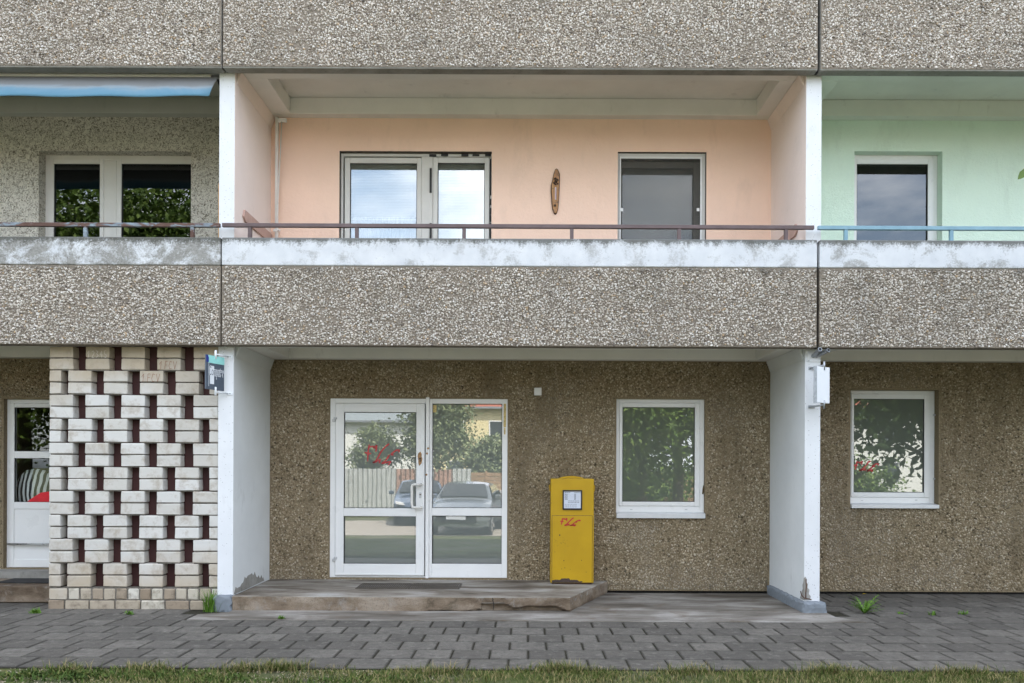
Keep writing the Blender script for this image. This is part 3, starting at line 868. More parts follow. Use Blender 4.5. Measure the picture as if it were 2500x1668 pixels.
for a, t, b, bt in ((1610, 666, 1660, 682), (1695, 664, 1745, 678), (1840, 664, 1890, 680), (1920, 666, 1968, 678), (2010, 664, 2052, 680), (1612, 765, 1627, 942), (1612, 1160, 1627, 1270), (2043, 700, 2054, 960), (2042, 985, 2054, 1030), (2042, 1050, 2054, 1098), (2044, 1102, 2054, 1150), (2044, 1158, 2054, 1270)):
    x0, x1, z0, z1 = rect(Z2, a, t, b, bt, y0)
    MB().box(x0, x1, y0 - .001, y0 + .0095, z0, z1).build('foam_strip', [MT['gasket']], wp)
# pink loggia: dark balcony door behind an insect screen
wd = lab_empty('balcony_door', 'dark balcony door with insect screen in the pink loggia', building)
y0 = WY + .03
win_frame(Z3, H_PINKD, (.022, .045, .045), y0, wd, PG, [], H_PINKD[2])
fo = rect(Z3, 926, 697, 1493, 1300, y0)
MB().frame(H_PINKD[0] + .024, H_PINKD[1] - .046, Z_FL + .08, fo[3] + .02, .016, .018, .03, .022, y0 - .006, y0 + .010).build('screen_frame', [PV], wd, .002)
pane('insect_screen', H_PINKD[0] + .041, H_PINKD[1] - .065, Z_FL + .111, fo[3] - .003, y0 + .002, MT['screen'], wd, .001)
MT['sash_brown'] = plain('grey_brown_sash', (0.30, 0.285, 0.25), .5, var=.08)
y1 = y0 + .10
gd = rect(Z3, 935, 765, 1447, 1300, y1); od = rect(Z3, 905, 720, 1500, 1300, y1)
sash((gd[0], gd[1], Z_FL + .2, gd[3]), (od[0], od[1], Z_FL + .09, od[3]), y1, wd, MT['sash_brown'], glass='glass')
blind(gd[0] - .01, gd[1] + .01, 3.1, gd[3] - .005, y1 + .10, wd, (.13, .45, .82))
for zx in (933, 1480):
    x, z = Z3(zx, 1066, y0); MB().box(x - .016, x + .016, y0 - .014, y0 - .0065, z - .018, z + .018).build('clip', [PV], wd, .002)
# mint loggia
wg = lab_empty('window', 'white window of the mint loggia reflecting cloudy sky', building)
y0 = WY + .10
win_frame(Z4, H_MINT, (.012, .062, .05), y0, wg, PV, [], H_MINT[2])
sash_g(Z4, (744, 770, 1278, 1300), (712, 732, 1320, 1300), y0, wg, PV, 3.80, 'glass_dark')
# left loggia
wl = lab_empty('window', 'two-sash window of the stucco loggia reflecting dark trees', building)
y0 = WY + .115
win_frame(Z1, H_LEFT, (.045, .012, .06), y0, wl, PG, [(660, 742)], H_LEFT[2])
sash_g(Z1, (342, 1045, 635, 1600), (305, 1013, 660, 1600), y0, wl, PG, 3.80, 'glass_dark')
sash_g(Z1, (773, 1045, 1222, 1600), (742, 1013, 1256, 1600), y0, wl, PG, 3.80, 'glass_dark')

# ---- railings on the parapets
def railing(lab, x0, x1, zc, posts, mat, tilt=0.0):
    e = lab_empty('railing', lab, building)
    y0, y1 = .035, .075
    MB().box(x0, x1, y0, y1, zc - .019, zc + .019).build('handrail', [mat], e, .003)
    for p in posts: MB().box(p - .018, p + .018, y0 + .004, y1 - .004, Z_PT - .01, zc - .0195).build('post', [mat], e, .002)
    return e
k = NT('brown_rail_paint', rough=.5); k.col(k.ramp(k.noise(8, 6), [(.3, (.085, .055, .055)), (.7, (.125, .085, .085))])); MT['rail_brown'] = k.mat
k = NT('blue_rail_paint', rough=.5); k.col(k.ramp(k.noise(8, 6), [(.3, (.16, .29, .36)), (.7, (.21, .36, .44))])); MT['rail_blue'] = k.mat
k = NT('rusty_blue_rail', rough=.75)
f = k.noise(9, 8, .7, .5, stretch=(.45, 1, 1.3))
k.col(k.ramp(f, [(.40, (.085, .042, .03)), (.49, (.12, .065, .05)), (.53, (.17, .20, .23)), (.62, (.25, .31, .35))])); k.bump(f, .4, .004)
MT['rail_rusty'] = k.mat
zr = U(1285, 553, .05)[1]
px = lambda q: U(q, 570, .05)[0]
railing('dark brown steel handrail on posts in front of the pink loggia', px(543), px(1987), zr, [px(q) for q in (610, 871, 1133, 1396, 1658, 1919)], MT['rail_brown'])
railing('rusty handrail with flaking blue paint in front of the stucco loggia', -8.9, px(537), zr - .002, [px(q) for q in (-1100, -840, -578, -315, -53, 208.6, 469.6)], MT['rail_rusty'])
railing('light blue handrail in front of the mint loggia', px(1997), 8.8, zr - .002, [px(q) for q in (2065, 2322.7, 2585, 2846, 3108, 3370)], MT['rail_blue'])
# painted boards along the partitions just above the parapet
MT['pink_board'] = plain('brownish_pink_board', (.50, .335, .28), .8, var=.1)
for x0, x1, dz in ((-2.994, -2.972, 0), (2.822, 2.844, -.125)):
    MB().prism([(.36, 4.09 + dz), (.42, 4.05 + dz), (1.30, 4.05 + dz), (1.30, 4.165 + dz), (.40, 4.17 + dz)], 'x', x0, x1).build('side_board', [MT['pink_board']], building, .004)

# ---------------------------------------------------------------- ground
k = NT('lawn_soil', rough=1.0, spec=.1)
a = k.ramp(k.noise(7, 8, .7), [(.3, (.055, .075, .022)), (.55, (.09, .105, .036)), (.75, (.17, .155, .075))])
b = k.ramp(k.noise(60, 6, .7), [(.3, (.11, .095, .07)), (.7, (.24, .22, .18))])
k.col(k.mix(k.ramp(k.noise(.9, 5, .6, loc=(2, 0, 0)), [(.48, 0.0), (.66, .75)]), a, b)); k.bump(k.noise(50, 6, .7), .7, .03)
MT['lawn'] = k.mat
def gz(y):
    """fall of the ground from the pavement to the street"""
    pts = [(-2.2, -.02), (-4, -.06), (-8, -.24), (-12, -.47), (-16, -.52), (-400, -.55)]
    if y >= -2.2: return -.02
    for (a, za), (b, zb) in zip(pts, pts[1:]):
        if b <= y <= a: return za + (zb - za) * (a - y) / (a - b)
    return -.55
m = MB(); ys = [400, 13, 1.45, -2.2, -3, -4, -6, -8, -10, -12, -14, -16, -30, -400]; xs = [-400, -60, -20, -8, 0, 8, 20, 60, 400]
V = [(x, y, (gz(y) if y < 1.4 else -.06)) for y in ys for x in xs]; n = len(xs)
m.add(V, [(j * n + i, (j + 1) * n + i, (j + 1) * n + i + 1, j * n + i + 1) for j in range(len(ys) - 1) for i in range(n - 1)])
struct(m.build('ground', [MT['lawn']]))
k = NT('gravel_street', rough=1.0, spec=.1)
k.col(k.ramp(k.noise(30, 8, .75), [(.3, (.25, .22, .18)), (.7, (.46, .42, .36))])); MT['street'] = k.mat
m = MB(); ys = [-11.2, -12, -14, -16, -18.5]; V = [(x, y, gz(y) + .006) for y in ys for x in (-60, 60)]
m.add(V, [(2 * j, 2 * j + 2, 2 * j + 3, 2 * j + 1) for j in range(4)]); struct(m.build('street', [MT['street']]))

# paving: sand bed and single slabs, running bond
k = NT('joint_sand', rough=1.0, spec=.1)
k.col(k.ramp(k.noise(40, 6, .7), [(.3, (.02, .019, .014)), (.62, (.05, .046, .034)), (.8, (.04, .055, .02))])); MT['sand'] = k.mat
pave = MB().box(-12, 12, -2.21, WY + .05, -.06, -.0125).build('pavement', [MT['sand']]); struct(pave)
k = NT('concrete_paver', rough=.92, spec=.25)
rnd = k.rand()
c = k.ramp(rnd, [(0, (.095, .086, .074)), (.35, (.120, .109, .094)), (.7, (.137, .125, .108)), (1, (.165, .151, .130))])
sp = k.noise(160, 3, .7)
c = k.mix(k.ramp(sp, [(.35, .45), (.5, 0.0)]), c, (.04, .04, .04)); c = k.mix(k.ramp(sp, [(.60, 0.0), (.72, .4)]), c, (.36, .35, .33))
c = k.mix(k.ramp(k.noise(1.4, 7, .65), [(.45, 0.0), (.70, .6)]), c, (.07, .066, .058))
c = k.mix(k.ramp(k.noise(14, 6, .75), [(.40, .5), (.52, 0.0)]), c, (.06, .055, .048)); c = k.mix(k.ramp(k.noise(11, 6, .75, loc=(5, 5, 0)), [(.54, 0.0), (.68, .55)]), c, (.25, .235, .205))
oc = k.n('SeparateXYZ'); tc = k.n('TexCoord'); k.link(tc.outputs['Object'], oc.inputs[0])
ed = k.math('MAXIMUM', k.math('ABSOLUTE', oc.outputs[0]), k.math('ABSOLUTE', oc.outputs[1]))
ed = k.math('ADD', ed, k.math('MULTIPLY', k.math('SUBTRACT', k.noise(30, 5, .7), .5), .018))
c = k.mix(k.ramp(ed, [(.130, 0.0), (.144, .5)]), c, (.028, .026, .020))            # grime and moss caught along the joints
k.col(c); k.bump(k.noise(200, 4, .7), .35, .003); MT['paver'] = k.mat
def bevel_box(name, w, d, h, bv, mat, jit=0.0, seed=0):
    """low box with a chamfered top, origin in the middle of its top"""
    g = random.Random(seed)
    V = []
    for (ww, dd, zz) in ((w, d, -h), (w, d, -bv), (w - 2 * bv, d - 2 * bv, 0)):
        for sx, sy in ((-1, -1), (1, -1), (1, 1), (-1, 1)):
            V.append((sx * ww / 2 + g.uniform(-jit, jit), sy * dd / 2 + g.uniform(-jit, jit), zz))
    Fs = [(8, 9, 10, 11)]
    for r_ in (0, 4):
        for i in range(4): Fs.append((r_ + i, r_ + (i + 1) % 4, r_ + 4 + (i + 1) % 4, r_ + 4 + i))
    return MB().add(V, Fs).mesh(name, [mat])
pav_me = [bevel_box('paver', .288, .287, .05, .007, MT['paver'], .0012, s) for s in range(5)]
g = random.Random(12)
far = MB()
def paver(x, y, n_keep):
    z = -.001 - (.0015 * max(0, -y - .4)) + g.uniform(-.002, .002)
    rot = (g.uniform(-.006, .006), g.uniform(-.006, .006), g.choice((0, math.pi / 2, math.pi)) + g.uniform(-.004, .004))
    if n_keep: part('paver', g.choice(pav_me), pave, (x, y, z), rot)
    else: far.box(x - .147, x + .147, y - .147, y + .147, z - .05, z)
for r_ in range(6):                                             # six rows in front of the strip of concrete
    yc = -.41 - .15 - .30 * r_
    off = .02 if r_ % 2 == 0 else .17
    D = yc - CAM_Y
    for i in range(-30, 30):
        x = off + .15 + .30 * i
        paver(x, yc, -1330 / F_PX * D - .15 < x < 1255 / F_PX * D + .15)
for i in range(-20, 0):                                         # row along the brick screen
    x = -3.27 + .30 * (i + 1) - .15
    paver(x, -.26, x > -5.5); paver(x - .15, .04, x > -5.5)
    if x < -4.9: paver(x, .34, x > -5.5)
for r_ in range(6):                                             # rows under the right loggia
    for i in range(18):
        x = 3.22 + .30 * i + (.15 if r_ % 2 else 0)
        paver(x, -.26 + .30 * r_, x < 5.75)
stuff(far.build('distant_pavers', [MT['paver']], pave))
# strip of concrete and apron in front of the middle loggia
k = NT('stained_concrete_apron', rough=.9, spec=.3)
c = k.ramp(k.noise(2.0, 8, .65, .3, stretch=(.5, 1.6, 1)), [(.34, (.075, .062, .047)), (.5, (.18, .163, .14)), (.64, (.31, .292, .265))])
c = k.mix(k.ramp(k.noise(60, 5, .7), [(.55, 0.0), (.75, .45)]), c, (.08, .07, .06))
c = k.mix(k.ramp(k.noise(3.2, 7, .7, .4, loc=(4, 1, 0)), [(.55, 0.0), (.7, .7)]), c, (.12, .085, .055))
k.col(c); k.bump(k.noise(70, 6, .7), .3, .006); MT['apron'] = k.mat
ap = MB().prism([(-3.24, -.405), (3.26, -.405), (3.06, -.14), (3.06, WY), (-2.98, WY), (-2.98, -.02), (-3.24, -.14)], 'z', -.05, .004)
struct(ap.build('concrete_apron', [MT['apron']], None, .006))
MB().box(3.2, 3.201, -.1, -.099, -.05, -.049)

# ---- raised entrance platform of the middle loggia
k = NT('old_step_concrete', rough=.93, spec=.25)
c = k.ramp(k.noise(2.4, 8, .66, stretch=(.7, 1, 1.5)), [(.34, (.10, .07, .046)), (.5, (.225, .172, .122)), (.66, (.36, .30, .235))])
c = k.mix(k.ramp(k.noise(110, 4, .7), [(.32, .6), (.46, 0.0)]), c, (.07, .055, .04))
c = k.mix(k.ramp(k.noise(3.5, 8, .72, .5, loc=(1, 2, 3)), [(.57, 0.0), (.70, .75)]), c, (.075, .062, .04))
c = k.mix(k.ramp(k.noise(6, 8, .75, .4, loc=(8, 0, 0)), [(.54, 0.0), (.68, .7)]), c, (.30, .28, .25))
k.col(c); k.bump(k.math('ADD', k.noise(80, 7, .75), k.noise(18, 5, .7)), .9, .012); MT['step'] = k.mat
k = NT('platform_top_concrete', rough=.88, spec=.3)
c = k.ramp(k.noise(2.0, 8, .62, .5, stretch=(.55, 1.5, 1), loc=(7, 3, 0)), [(.36, (.085, .067, .048)), (.5, (.22, .193, .158)), (.64, (.36, .345, .315))])
c = k.mix(k.ramp(k.noise(120, 4, .7), [(.33, .4), (.45, 0.0)]), c, (.07, .06, .05))
k.col(c); k.bump(k.noise(90, 6, .7), .25, .004); MT['step_top'] = k.mat
plat = thing('entrance_platform', 'low worn concrete platform in front of the glass door', 'step', (-1.2, .7, 0))
def rough_front(x0, y0, x1, y1, zt, n, nz, seed, erode):
    """eroded vertical face from (x0,y0) to (x1,y1)"""
    g = np.random.default_rng(seed)
    V, Fs = [], []
    dx, dy = x1 - x0, y1 - y0; Ln = math.hypot(dx, dy); nx, ny = -dy / Ln, dx / Ln     # inward
    ph = g.uniform(0, 6, 6)
    for j in range(nz + 1):
        v = j / nz
        for i in range(n + 1):
            u = i / n; X_ = x0 + dx * u
            e = erode(X_, v, ph) + g.uniform(0, .0022)
            if j == nz: e = g.uniform(0, .004)
            V.append((X_ + nx * e, y0 + dy * u + ny * e, -.012 + (zt + .012) * v))
    for j in range(nz):
        for i in range(n): Fs.append((j * (n + 1) + i, j * (n + 1) + i + 1, (j + 1) * (n + 1) + i + 1, (j + 1) * (n + 1) + i))
    return V, Fs
def er(X_, v, ph):
    prof = .32 + .10 * math.sin(X_ * 4 + ph[0]) + .08 * math.sin(X_ * 11 + ph[1]) + .05 * math.sin(X_ * 23 + ph[2])
    lim = prof * (1.45 if -.45 < X_ < .5 else .22 if X_ < -1 else .55)
    return .05 * max(0, min(1, (lim - v) * 9)) * (1.2 if X_ > -.5 else .6)
zt = .142
m = MB()
def loc(V): return [(a + 1.2, b - .7, c) for a, b, c in V]
V, Fs = rough_front(-2.975, .075, .452, .075, zt, 150, 10, 1, er); m.add(loc(V), Fs)
V, Fs = rough_front(.452, .075, .955, 1.31, zt, 50, 8, 2, lambda X_, v, p: .012 * max(0, 1 - v * 4) + .003 * math.sin(X_ * 40)); m.add(loc(V), Fs)
m.build('step_face', [MT['step']], plat)
MB().prism([(a + 1.2, b - .7) for a, b in ((-2.985, .078), (.449, .078), (.951, 1.31), (.951, 1.345), (-2.985, 1.345))], 'z', .08, zt + .006).build('step_top', [MT['step_top']], plat, .010, 3)
m = MB(); x, w = -.33, .004
for i in range(6): m.add([(x + 1.2 - w, .0728 - .7, .02 + i * .02), (x + 1.2 + w, .0728 - .7, .02 + i * .02), (x + 1.2 + w + .008 * math.sin(i), .0728 - .7, .04 + i * .02), (x + 1.2 - w + .008 * math.sin(i), .0728 - .7, .04 + i * .02)], [(0, 1, 2, 3)])
m.build('crack', [MT['dark_joint']], plat)
# metal foot grating let into the platform
MT['grate'] = plain('dull_grating_steel', (.085, .07, .055), .8, .2, var=.35, scale=25)
gr_ = thing('foot_grating', 'flat dark metal foot grating in front of the glass door', 'grating', (-1.1, .95, .15))
def gp(zx, zy):
    """zoom point on the platform's top (z .149) -> x, y"""
    px_, py_ = 480 + zx / 2.24, 820 + zy / 2.24
    D = (CAM_Z - .149) * F_PX / (py_ - PPY - (px_ - PPX) * math.sin(ROLL)); return (px_ - PPX) * D / F_PX, CAM_Y + D
(xa, ya), (xb, yb) = gp(870, 1384), gp(1455, 1357)
xm = (xa + xb) / 2
for a, b in ((xa, xm - .004), (xm + .004, xb)):
    m = MB().frame(a + 1.1, b + 1.1, ya - .95, yb - .95, .014, .014, .014, .014, 0, .006)
    m.v = [(p[0], p[2], p[1] - .0005) for p in m.v]
    m.build('grate_frame', [MT['grate']], gr_)
    q = a + .028; m = MB()
    while q < b - .014:
        m.box(q + 1.1, q + 1.1 + .010, ya - .95 + .015, yb - .95 - .015, -.0004, .0045); q += .022
    m.build('grate_bars', [MT['grate']], gr_)
MT['mat_dark'] = plain('dark_door_mat', (.018, .018, .018), .95, var=.4, scale=80)
# left doorstep with mat
st = tag(MB().box(-.9, .9, 0, .9, 0, .172).build('doorstep', [MT['step']], None, .012, 3), 'plain concrete doorstep under the door left of the brick screen', 'step')
st.location = (-5.3, .50, 0)
MB().box(-6.3, -4.2, 1.10, 1.40, .172, .25).build('threshold', [MT['concrete']], building)
mt_ = tag(MB().box(-.55, .45, -.16, .16, 0, .012).build('door_mat', [MT['mat_dark']], None, .004), 'thin black mat on the left doorstep', 'mat'); mt_.location = (-5.25, .88, .1735)

# ---- zebra-striped bean bag inside the left door
k = NT('zebra_print', rough=.8)
wv = k.n('TexWave'); wv.inputs['Scale'].default_value = 5.2; wv.inputs['Distortion'].default_value = 4.0; wv.inputs['Detail'].default_value = 1.5; wv.inputs['Detail Scale'].default_value = .8
k.link(k.pos, wv.inputs['Vector']); k.col(k.ramp(wv.outputs['Fac'], [(.45, (.03, .03, .03)), (.55, (.75, .75, .75))])); MT['zebra'] = k.mat
MT['red_cloth'] = plain('red_cloth', (.65, .02, .03), .8)
x, z = Z6(195, 850, WY + .21)
cu = thing('striped_cushion', 'black and white striped cushion with red base behind the left door', 'cushion', (x, WY + .21, z - .42))
V, Fs = [], []
for j in range(9):
    t = math.pi * j / 8
    for i in range(20):
        p = 2 * math.pi * i / 20; V.append((.24 * math.sin(t) ** .8 * math.cos(p) * (1 + .05 * math.sin(3 * p)), .09 * math.sin(t) * math.sin(p), .42 + .27 * -math.cos(t)))
for j in range(8):
    for i in range(20): Fs.append((j * 20 + i, j * 20 + (i + 1) % 20, (j + 1) * 20 + (i + 1) % 20, (j + 1) * 20 + i))
MB().add(V, Fs, 0, True).build('cushion_cover', [MT['zebra']], cu)
MB().prism([(-.06, .10), (.30, .10), (.30, .43), (.14, .41), (.06, .36), (-.03, .30)], 'y', -.15, -.10).build('red_base', [MT['red_cloth']], cu, .03, 3)
MB().box(-.12, .3, -.12, .2, -.25, .10).build('stand', [MT['dark']], cu)

# ---- pierced brick screen left of the pillar
screen = thing('brick_screen', 'pierced screen of white sand-lime bricks between left door and pillar', 'wall', (-4.02, .16, 0))
k = NT('white_sand_lime_brick', rough=.85, spec=.3)
c = k.ramp(k.rand(), [(0, (.50, .475, .43)), (.3, (.545, .525, .48)), (.65, (.58, .565, .53)), (1, (.61, .60, .57))])
ztop = k.axis(2)
warm = k.ramp(k.math('ADD', k.math('MULTIPLY', k.math('ABSOLUTE', k.math('SUBTRACT', ztop, 1.35)), .72), k.math('MULTIPLY', k.math('SUBTRACT', k.noise(2.5, 5), .5), .7)), [(.55, 0.0), (.90, .85)])
c = k.mix(warm, c, (.45, .37, .265))                                       # brown rain and splash dirt on the outer courses
c = k.mix(k.ramp(k.noise(8, 8, .72, .3), [(.50, 0.0), (.66, .6)]), c, (.33, .27, .20))
c = k.mix(k.ramp(k.noise(70, 4, .7), [(.66, 0.0), (.75, .6)]), c, (.16, .14, .11))
k.col(c); k.bump(k.math('ADD', k.noise(35, 7, .7), k.math('MULTIPLY', k.noise(160, 3), .4)), .35, .006); MT['brick'] = k.mat
k = NT('brick_mortar', rough=1.0, spec=.1); k.col(k.ramp(k.noise(50, 5), [(.3, (.11, .10, .085)), (.7, (.22, .20, .17))])); k.bump(k.noise(90, 5), .6, .005); MT['brick_mortar'] = k.mat
k = NT('base_brick_weathered', rough=.9, spec=.25)
c = k.ramp(k.rand(), [(0, (.27, .21, .15)), (.35, (.40, .34, .26)), (.7, (.50, .455, .37)), (1, (.60, .57, .50))])
c = k.mix(k.ramp(k.noise(11, 7, .7), [(.5, 0.0), (.7, .7)]), c, (.13, .10, .07)); k.col(c); k.bump(k.noise(40, 6, .7), .5, .006); MT['base_brick'] = k.mat
def rough_brick(name, w, d, h, mat, seed, bev=.007):
    import bmesh
    bm = bmesh.new(); bmesh.ops.create_cube(bm, size=1.0)
    for v in bm.verts: v.co = Vector((v.co.x * w, v.co.y * d, v.co.z * h))
    bmesh.ops.bevel(bm, geom=list(bm.edges), offset=bev, segments=2, profile=.6, affect='EDGES')
    g = random.Random(seed)
    for v in bm.verts:
        v.co += Vector((g.uniform(-1, 1), g.uniform(-1, 1), g.uniform(-1, 1))) * .0028
    me = bpy.data.meshes.new(name); bm.to_mesh(me); bm.free(); me.materials.append(mat)
    return me
def brick_set(w, h, mat, n=5): return [rough_brick('brick', w, .115, h, mat, 100 + q) for q in range(n)]
BH, CZ, ZB = .1095, .1236, .215
full, half, q3 = brick_set(.240, BH, MT['brick']), brick_set(.117, BH, MT['brick'], 3), brick_set(.21, BH, MT['brick'], 3)
x0s, x1s = -4.889, -3.158
g = random.Random(21); mort = MB()
def brick(me, x, z, w, d=.115):
    part('brick', me, screen, (x + w / 2 + 4.02 + g.uniform(-.002, .002), d / 2 + g.uniform(-.003, .003), z + BH / 2 + g.uniform(-.0012, .0012)), (g.uniform(-.008, .008), g.uniform(-.008, .008), g.choice((0, math.pi)) + g.uniform(-.008, .008)))
for row in range(10):
    z = ZB + 2 * CZ * (9 - row)
    A = row % 2 == 0
    items = [(x0s + .367 * q, .240, full) for q in range(4)] + [(x0s + 4 * .367 + .005, .255, None)] if A else \
            [(x0s, .117, half)] + [(x0s + .189 + .367 * q, .240, full) for q in range(4)] + [(x0s + 1.640, .095, None)]
    for x, w, ms in items:
        w2 = min(w, x1s - x)
        for c_ in (0, 1):
            if ms: brick(g.choice(ms), x, z + c_ * CZ + .012, w)
            else: brick(rough_brick('brick', w2, .115, BH, MT['brick'], row * 7 + c_), x, z + c_ * CZ + .012, w2)
            mort.box(x + .008 + 4.02, x + w2 - .006 + 4.02, .012, .108, z + c_ * CZ - .0005, z + c_ * CZ + .0125)
x = x0s
xx = x0s; first = True
while xx < x1s - .03:                                                     # course of headers
    w = .185 if first else .108
    w = min(w, x1s - xx)
    part('brick', rough_brick('brick', w, .115, .112, MT['base_brick'] if not first else MT['brick'], int(xx * 97), .013), screen, (xx + w / 2 + 4.02, .0575 + g.uniform(-.003, .003), .150 + g.uniform(-.001, .001)), (0, g.uniform(-.01, .01), g.uniform(-.01, .01)))
    xx += w + .0145; first = False
xx = x0s
for w in (.155, .235, .25, .245, .235, .235, .215):                        # bottom course of stretchers
    w = min(w, x1s - xx)
    if w < .03: break
    part('brick', rough_brick('brick', w, .115, .090, MT['base_brick'], int(xx * 131)), screen, (xx + w / 2 + 4.02, .0575 - .004, .038), (0, g.uniform(-.012, .012), g.uniform(-.01, .01)))
    xx += w + .016
mort.box(x0s + .006 + 4.02, x1s + 4.02, .010, .110, -.01, .2145)
mort.build('mortar_joints', [MT['brick_mortar']], screen)
k = NT('maroon_board', rough=.7); c = k.ramp(k.noise(4, 6), [(.3, (.040, .010, .009)), (.7, (.062, .017, .015))])
c = k.mix(k.ramp(k.noise(45, 6, .75, 1.2), [(.70, 0.0), (.76, .5)]), c, (.20, .14, .11)); k.col(c); MT['maroon'] = k.mat
MB().box(x0s + 4.02 + .01, x1s + 4.02, .118, .135, .0, Z_S1 - .01).build('backing_board', [MT['maroon']], screen)
# scratched pencil marks on some bricks
MT['pencil'] = plain('brown_pencil', (.27, .13, .09), .9)
MT['scratch'] = plain('pale_scratch', (.66, .62, .54), .9)
GLY = {'1': [[(0, .6), (.5, 1), (.3, 0)]], 'F': [[(.2, 0), (.4, 1), (.9, 1)], [(.3, .5), (.8, .55)]], 'C': [[(.9, .9), (.4, 1), (.1, .4), (.3, 0), (.8, .1)]], 'V': [[(.1, 1), (.4, 0), (.9, 1)]],
       '2': [[(.1, .8), (.5, 1), (.8, .7), (.1, 0), (.8, 0)]], '3': [[(.1, 1), (.7, .9), (.3, .55), (.8, .3), (.1, 0)]], '4': [[(.6, 0), (.6, 1), (.1, .4), (.9, .4)]], '5': [[(.8, 1), (.2, 1), (.2, .55), (.8, .4), (.6, 0), (.1, .1)]]}
def pencil(text, zx0, zy0, zx1, zy1, mat):
    a, b, c_, d = rect(Z6, zx0, zy0, zx1, zy1, .155)
    m = MB(); n_ = len(text); w = .0022
    for i, ch in enumerate(text):
        for st_ in GLY[ch]:
            for (p, q), (r_, s) in zip(st_, st_[1:]):
                X0, X1 = a + (b - a) * (i + p * .85) / n_, a + (b - a) * (i + r_ * .85) / n_; Y0, Y1 = c_ + (d - c_) * q, c_ + (d - c_) * s
                L_ = math.hypot(X1 - X0, Y1 - Y0); nx, nz = -(Y1 - Y0) / L_ * w, (X1 - X0) / L_ * w
                m.add([(X0 + 4.02 - nx, -.0065, Y0 - nz), (X1 + 4.02 - nx, -.0065, Y1 - nz), (X1 + 4.02 + nx, -.0065, Y1 + nz), (X0 + 4.02 + nx, -.0065, Y0 + nz)], [(0, 1, 2, 3)])
    m.build('pencil_mark', [mat], screen)
pencil('1FCV', 872, 140, 972, 182, MT['pencil']); pencil('1FCV', 775, 208, 880, 252, MT['pencil']); pencil('12345', 478, 82, 590, 120, MT['scratch'])

# ---- letter box
zm = zoomer(1300, 1140, 5.227)
yb_ = .985
k = NT('post_yellow_paint', rough=.45, spec=.4)
c = k.ramp(k.noise(2.5, 6), [(.3, (.42, .25, .004)), (.7, (.50, .305, .005))])
c = k.mix(k.ramp(k.noise(55, 5, .75), [(.70, 0.0), (.77, .8)]), c, (.06, .04, .02))
c = k.mix(k.ramp(k.noise(5, 7, .7, loc=(3, 1, 0)), [(.60, 0.0), (.80, .4)]), c, (.30, .20, .03)); k.col(c); MT['yellow'] = k.mat
bx0, bx1, bz0, bz1 = rect(zm, 232, 152, 783, 1493, yb_)
bz0 = .150
cx_ = (bx0 + bx1) / 2
lb = thing('letter_box', 'yellow free-standing letter box with black-framed notice beside the glass door', 'letter box', (cx_, yb_, bz0))
W, Hh = bx1 - bx0, bz1 - bz0
def lx(zx, zy, dy=0): a = zm(zx, zy, yb_ + dy); return a[0] - cx_, a[1] - bz0
m = MB().box(-W / 2, W / 2, .004, .30, .012, Hh)
m.build('body', [MT['yellow']], lb, .008, 3)
MB().box(-W / 2 + .02, W / 2 - .02, .02, .29, 0, .0125).build('foot', [MT['rust']], lb)
dx0, dz1 = lx(253, 624); dx1, _ = lx(761, 624)
m = MB().box(dx0, dx1, -.0035, .0036, .02, dz1); m.build('collection_door', [MT['yellow']], lb, .002)
MB().frame(dx0 - .005, dx1 + .005, .014, dz1 + .005, .005, .005, .005, .005, .0012, .0039).build('door_gap', [MT['mould']], lb)
# rounded hood behind the top
V = [(W * .335 * math.cos(t), Hh - .012 + .042 * math.sin(t) ** 1.3) for t in [math.pi * i / 16 for i in range(17)]]
MB().prism(V, 'y', .14, .31).build('hood', [MT['yellow']], lb, .006)
for s in (-1, 1):
    a = s * W / 2
    poly = [(a + s * .001, Hh - .150), (a + s * .013, Hh - .14), (a + s * .019, Hh - .08), (a + s * .012, Hh - .072), (a + s * .001, Hh - .072)]
    MB().prism(poly, 'y', .07, .26).build('slot_flap', [MT['yellow']], lb, .003)
nx0, nz1 = lx(385, 295); nx1, nz0 = lx(633, 549)
MT['black_frame'] = plain('black_notice_frame', (.012, .012, .014), .4)
MB().frame(nx0, nx1, nz0, nz1, .014, .014, .018, .016, -.014, .003).build('notice_frame', [MT['black_frame']], lb, .002)
MT['paper'] = plain('white_notice_paper', (.62, .66, .74), .5, var=.02)
nt = MB().box(nx0 + .013, nx1 - .013, -.004, .003, nz0 + .017, nz1 - .015).build('notice', [MT['paper']], lb)
m = MB(); gq = random.Random(5)
def ln(z, a, b, th):                                                       # illegible small print as rows of dashes
    q = a
    while q < b:
        w = gq.uniform(.008, .022); m.box(nx0 + q * (nx1 - nx0), min(nx0 + (q + w / .235 * .9) * (nx1 - nx0), nx0 + b * (nx1 - nx0)), -.0052, -.0042, nz0 + z * (nz1 - nz0) - th / 2, nz0 + z * (nz1 - nz0) + th / 2); q += w / .235 + .012
ln(.865, .12, .40, .006); ln(.865, .60, .84, .006)
for i in range(7): ln(.79 - i * .045, .12, .26, .005); ln(.79 - i * .045, .60, .68, .005); m.box(nx0 + .27 * (nx1 - nx0), nx0 + .86 * (nx1 - nx0), -.0049, -.0042, nz0 + (.77 - i * .045) * (nz1 - nz0), nz0 + (.773 - i * .045) * (nz1 - nz0))
for zz in (.455, .40, .36): ln(zz, .27, .85, .004)
for zz in (.28, .20, .14): ln(zz, .12, .72, .004)
MT['print'] = plain('grey_print', (.10, .11, .13), .7)
m.build('small_print', [MT['print']], nt)
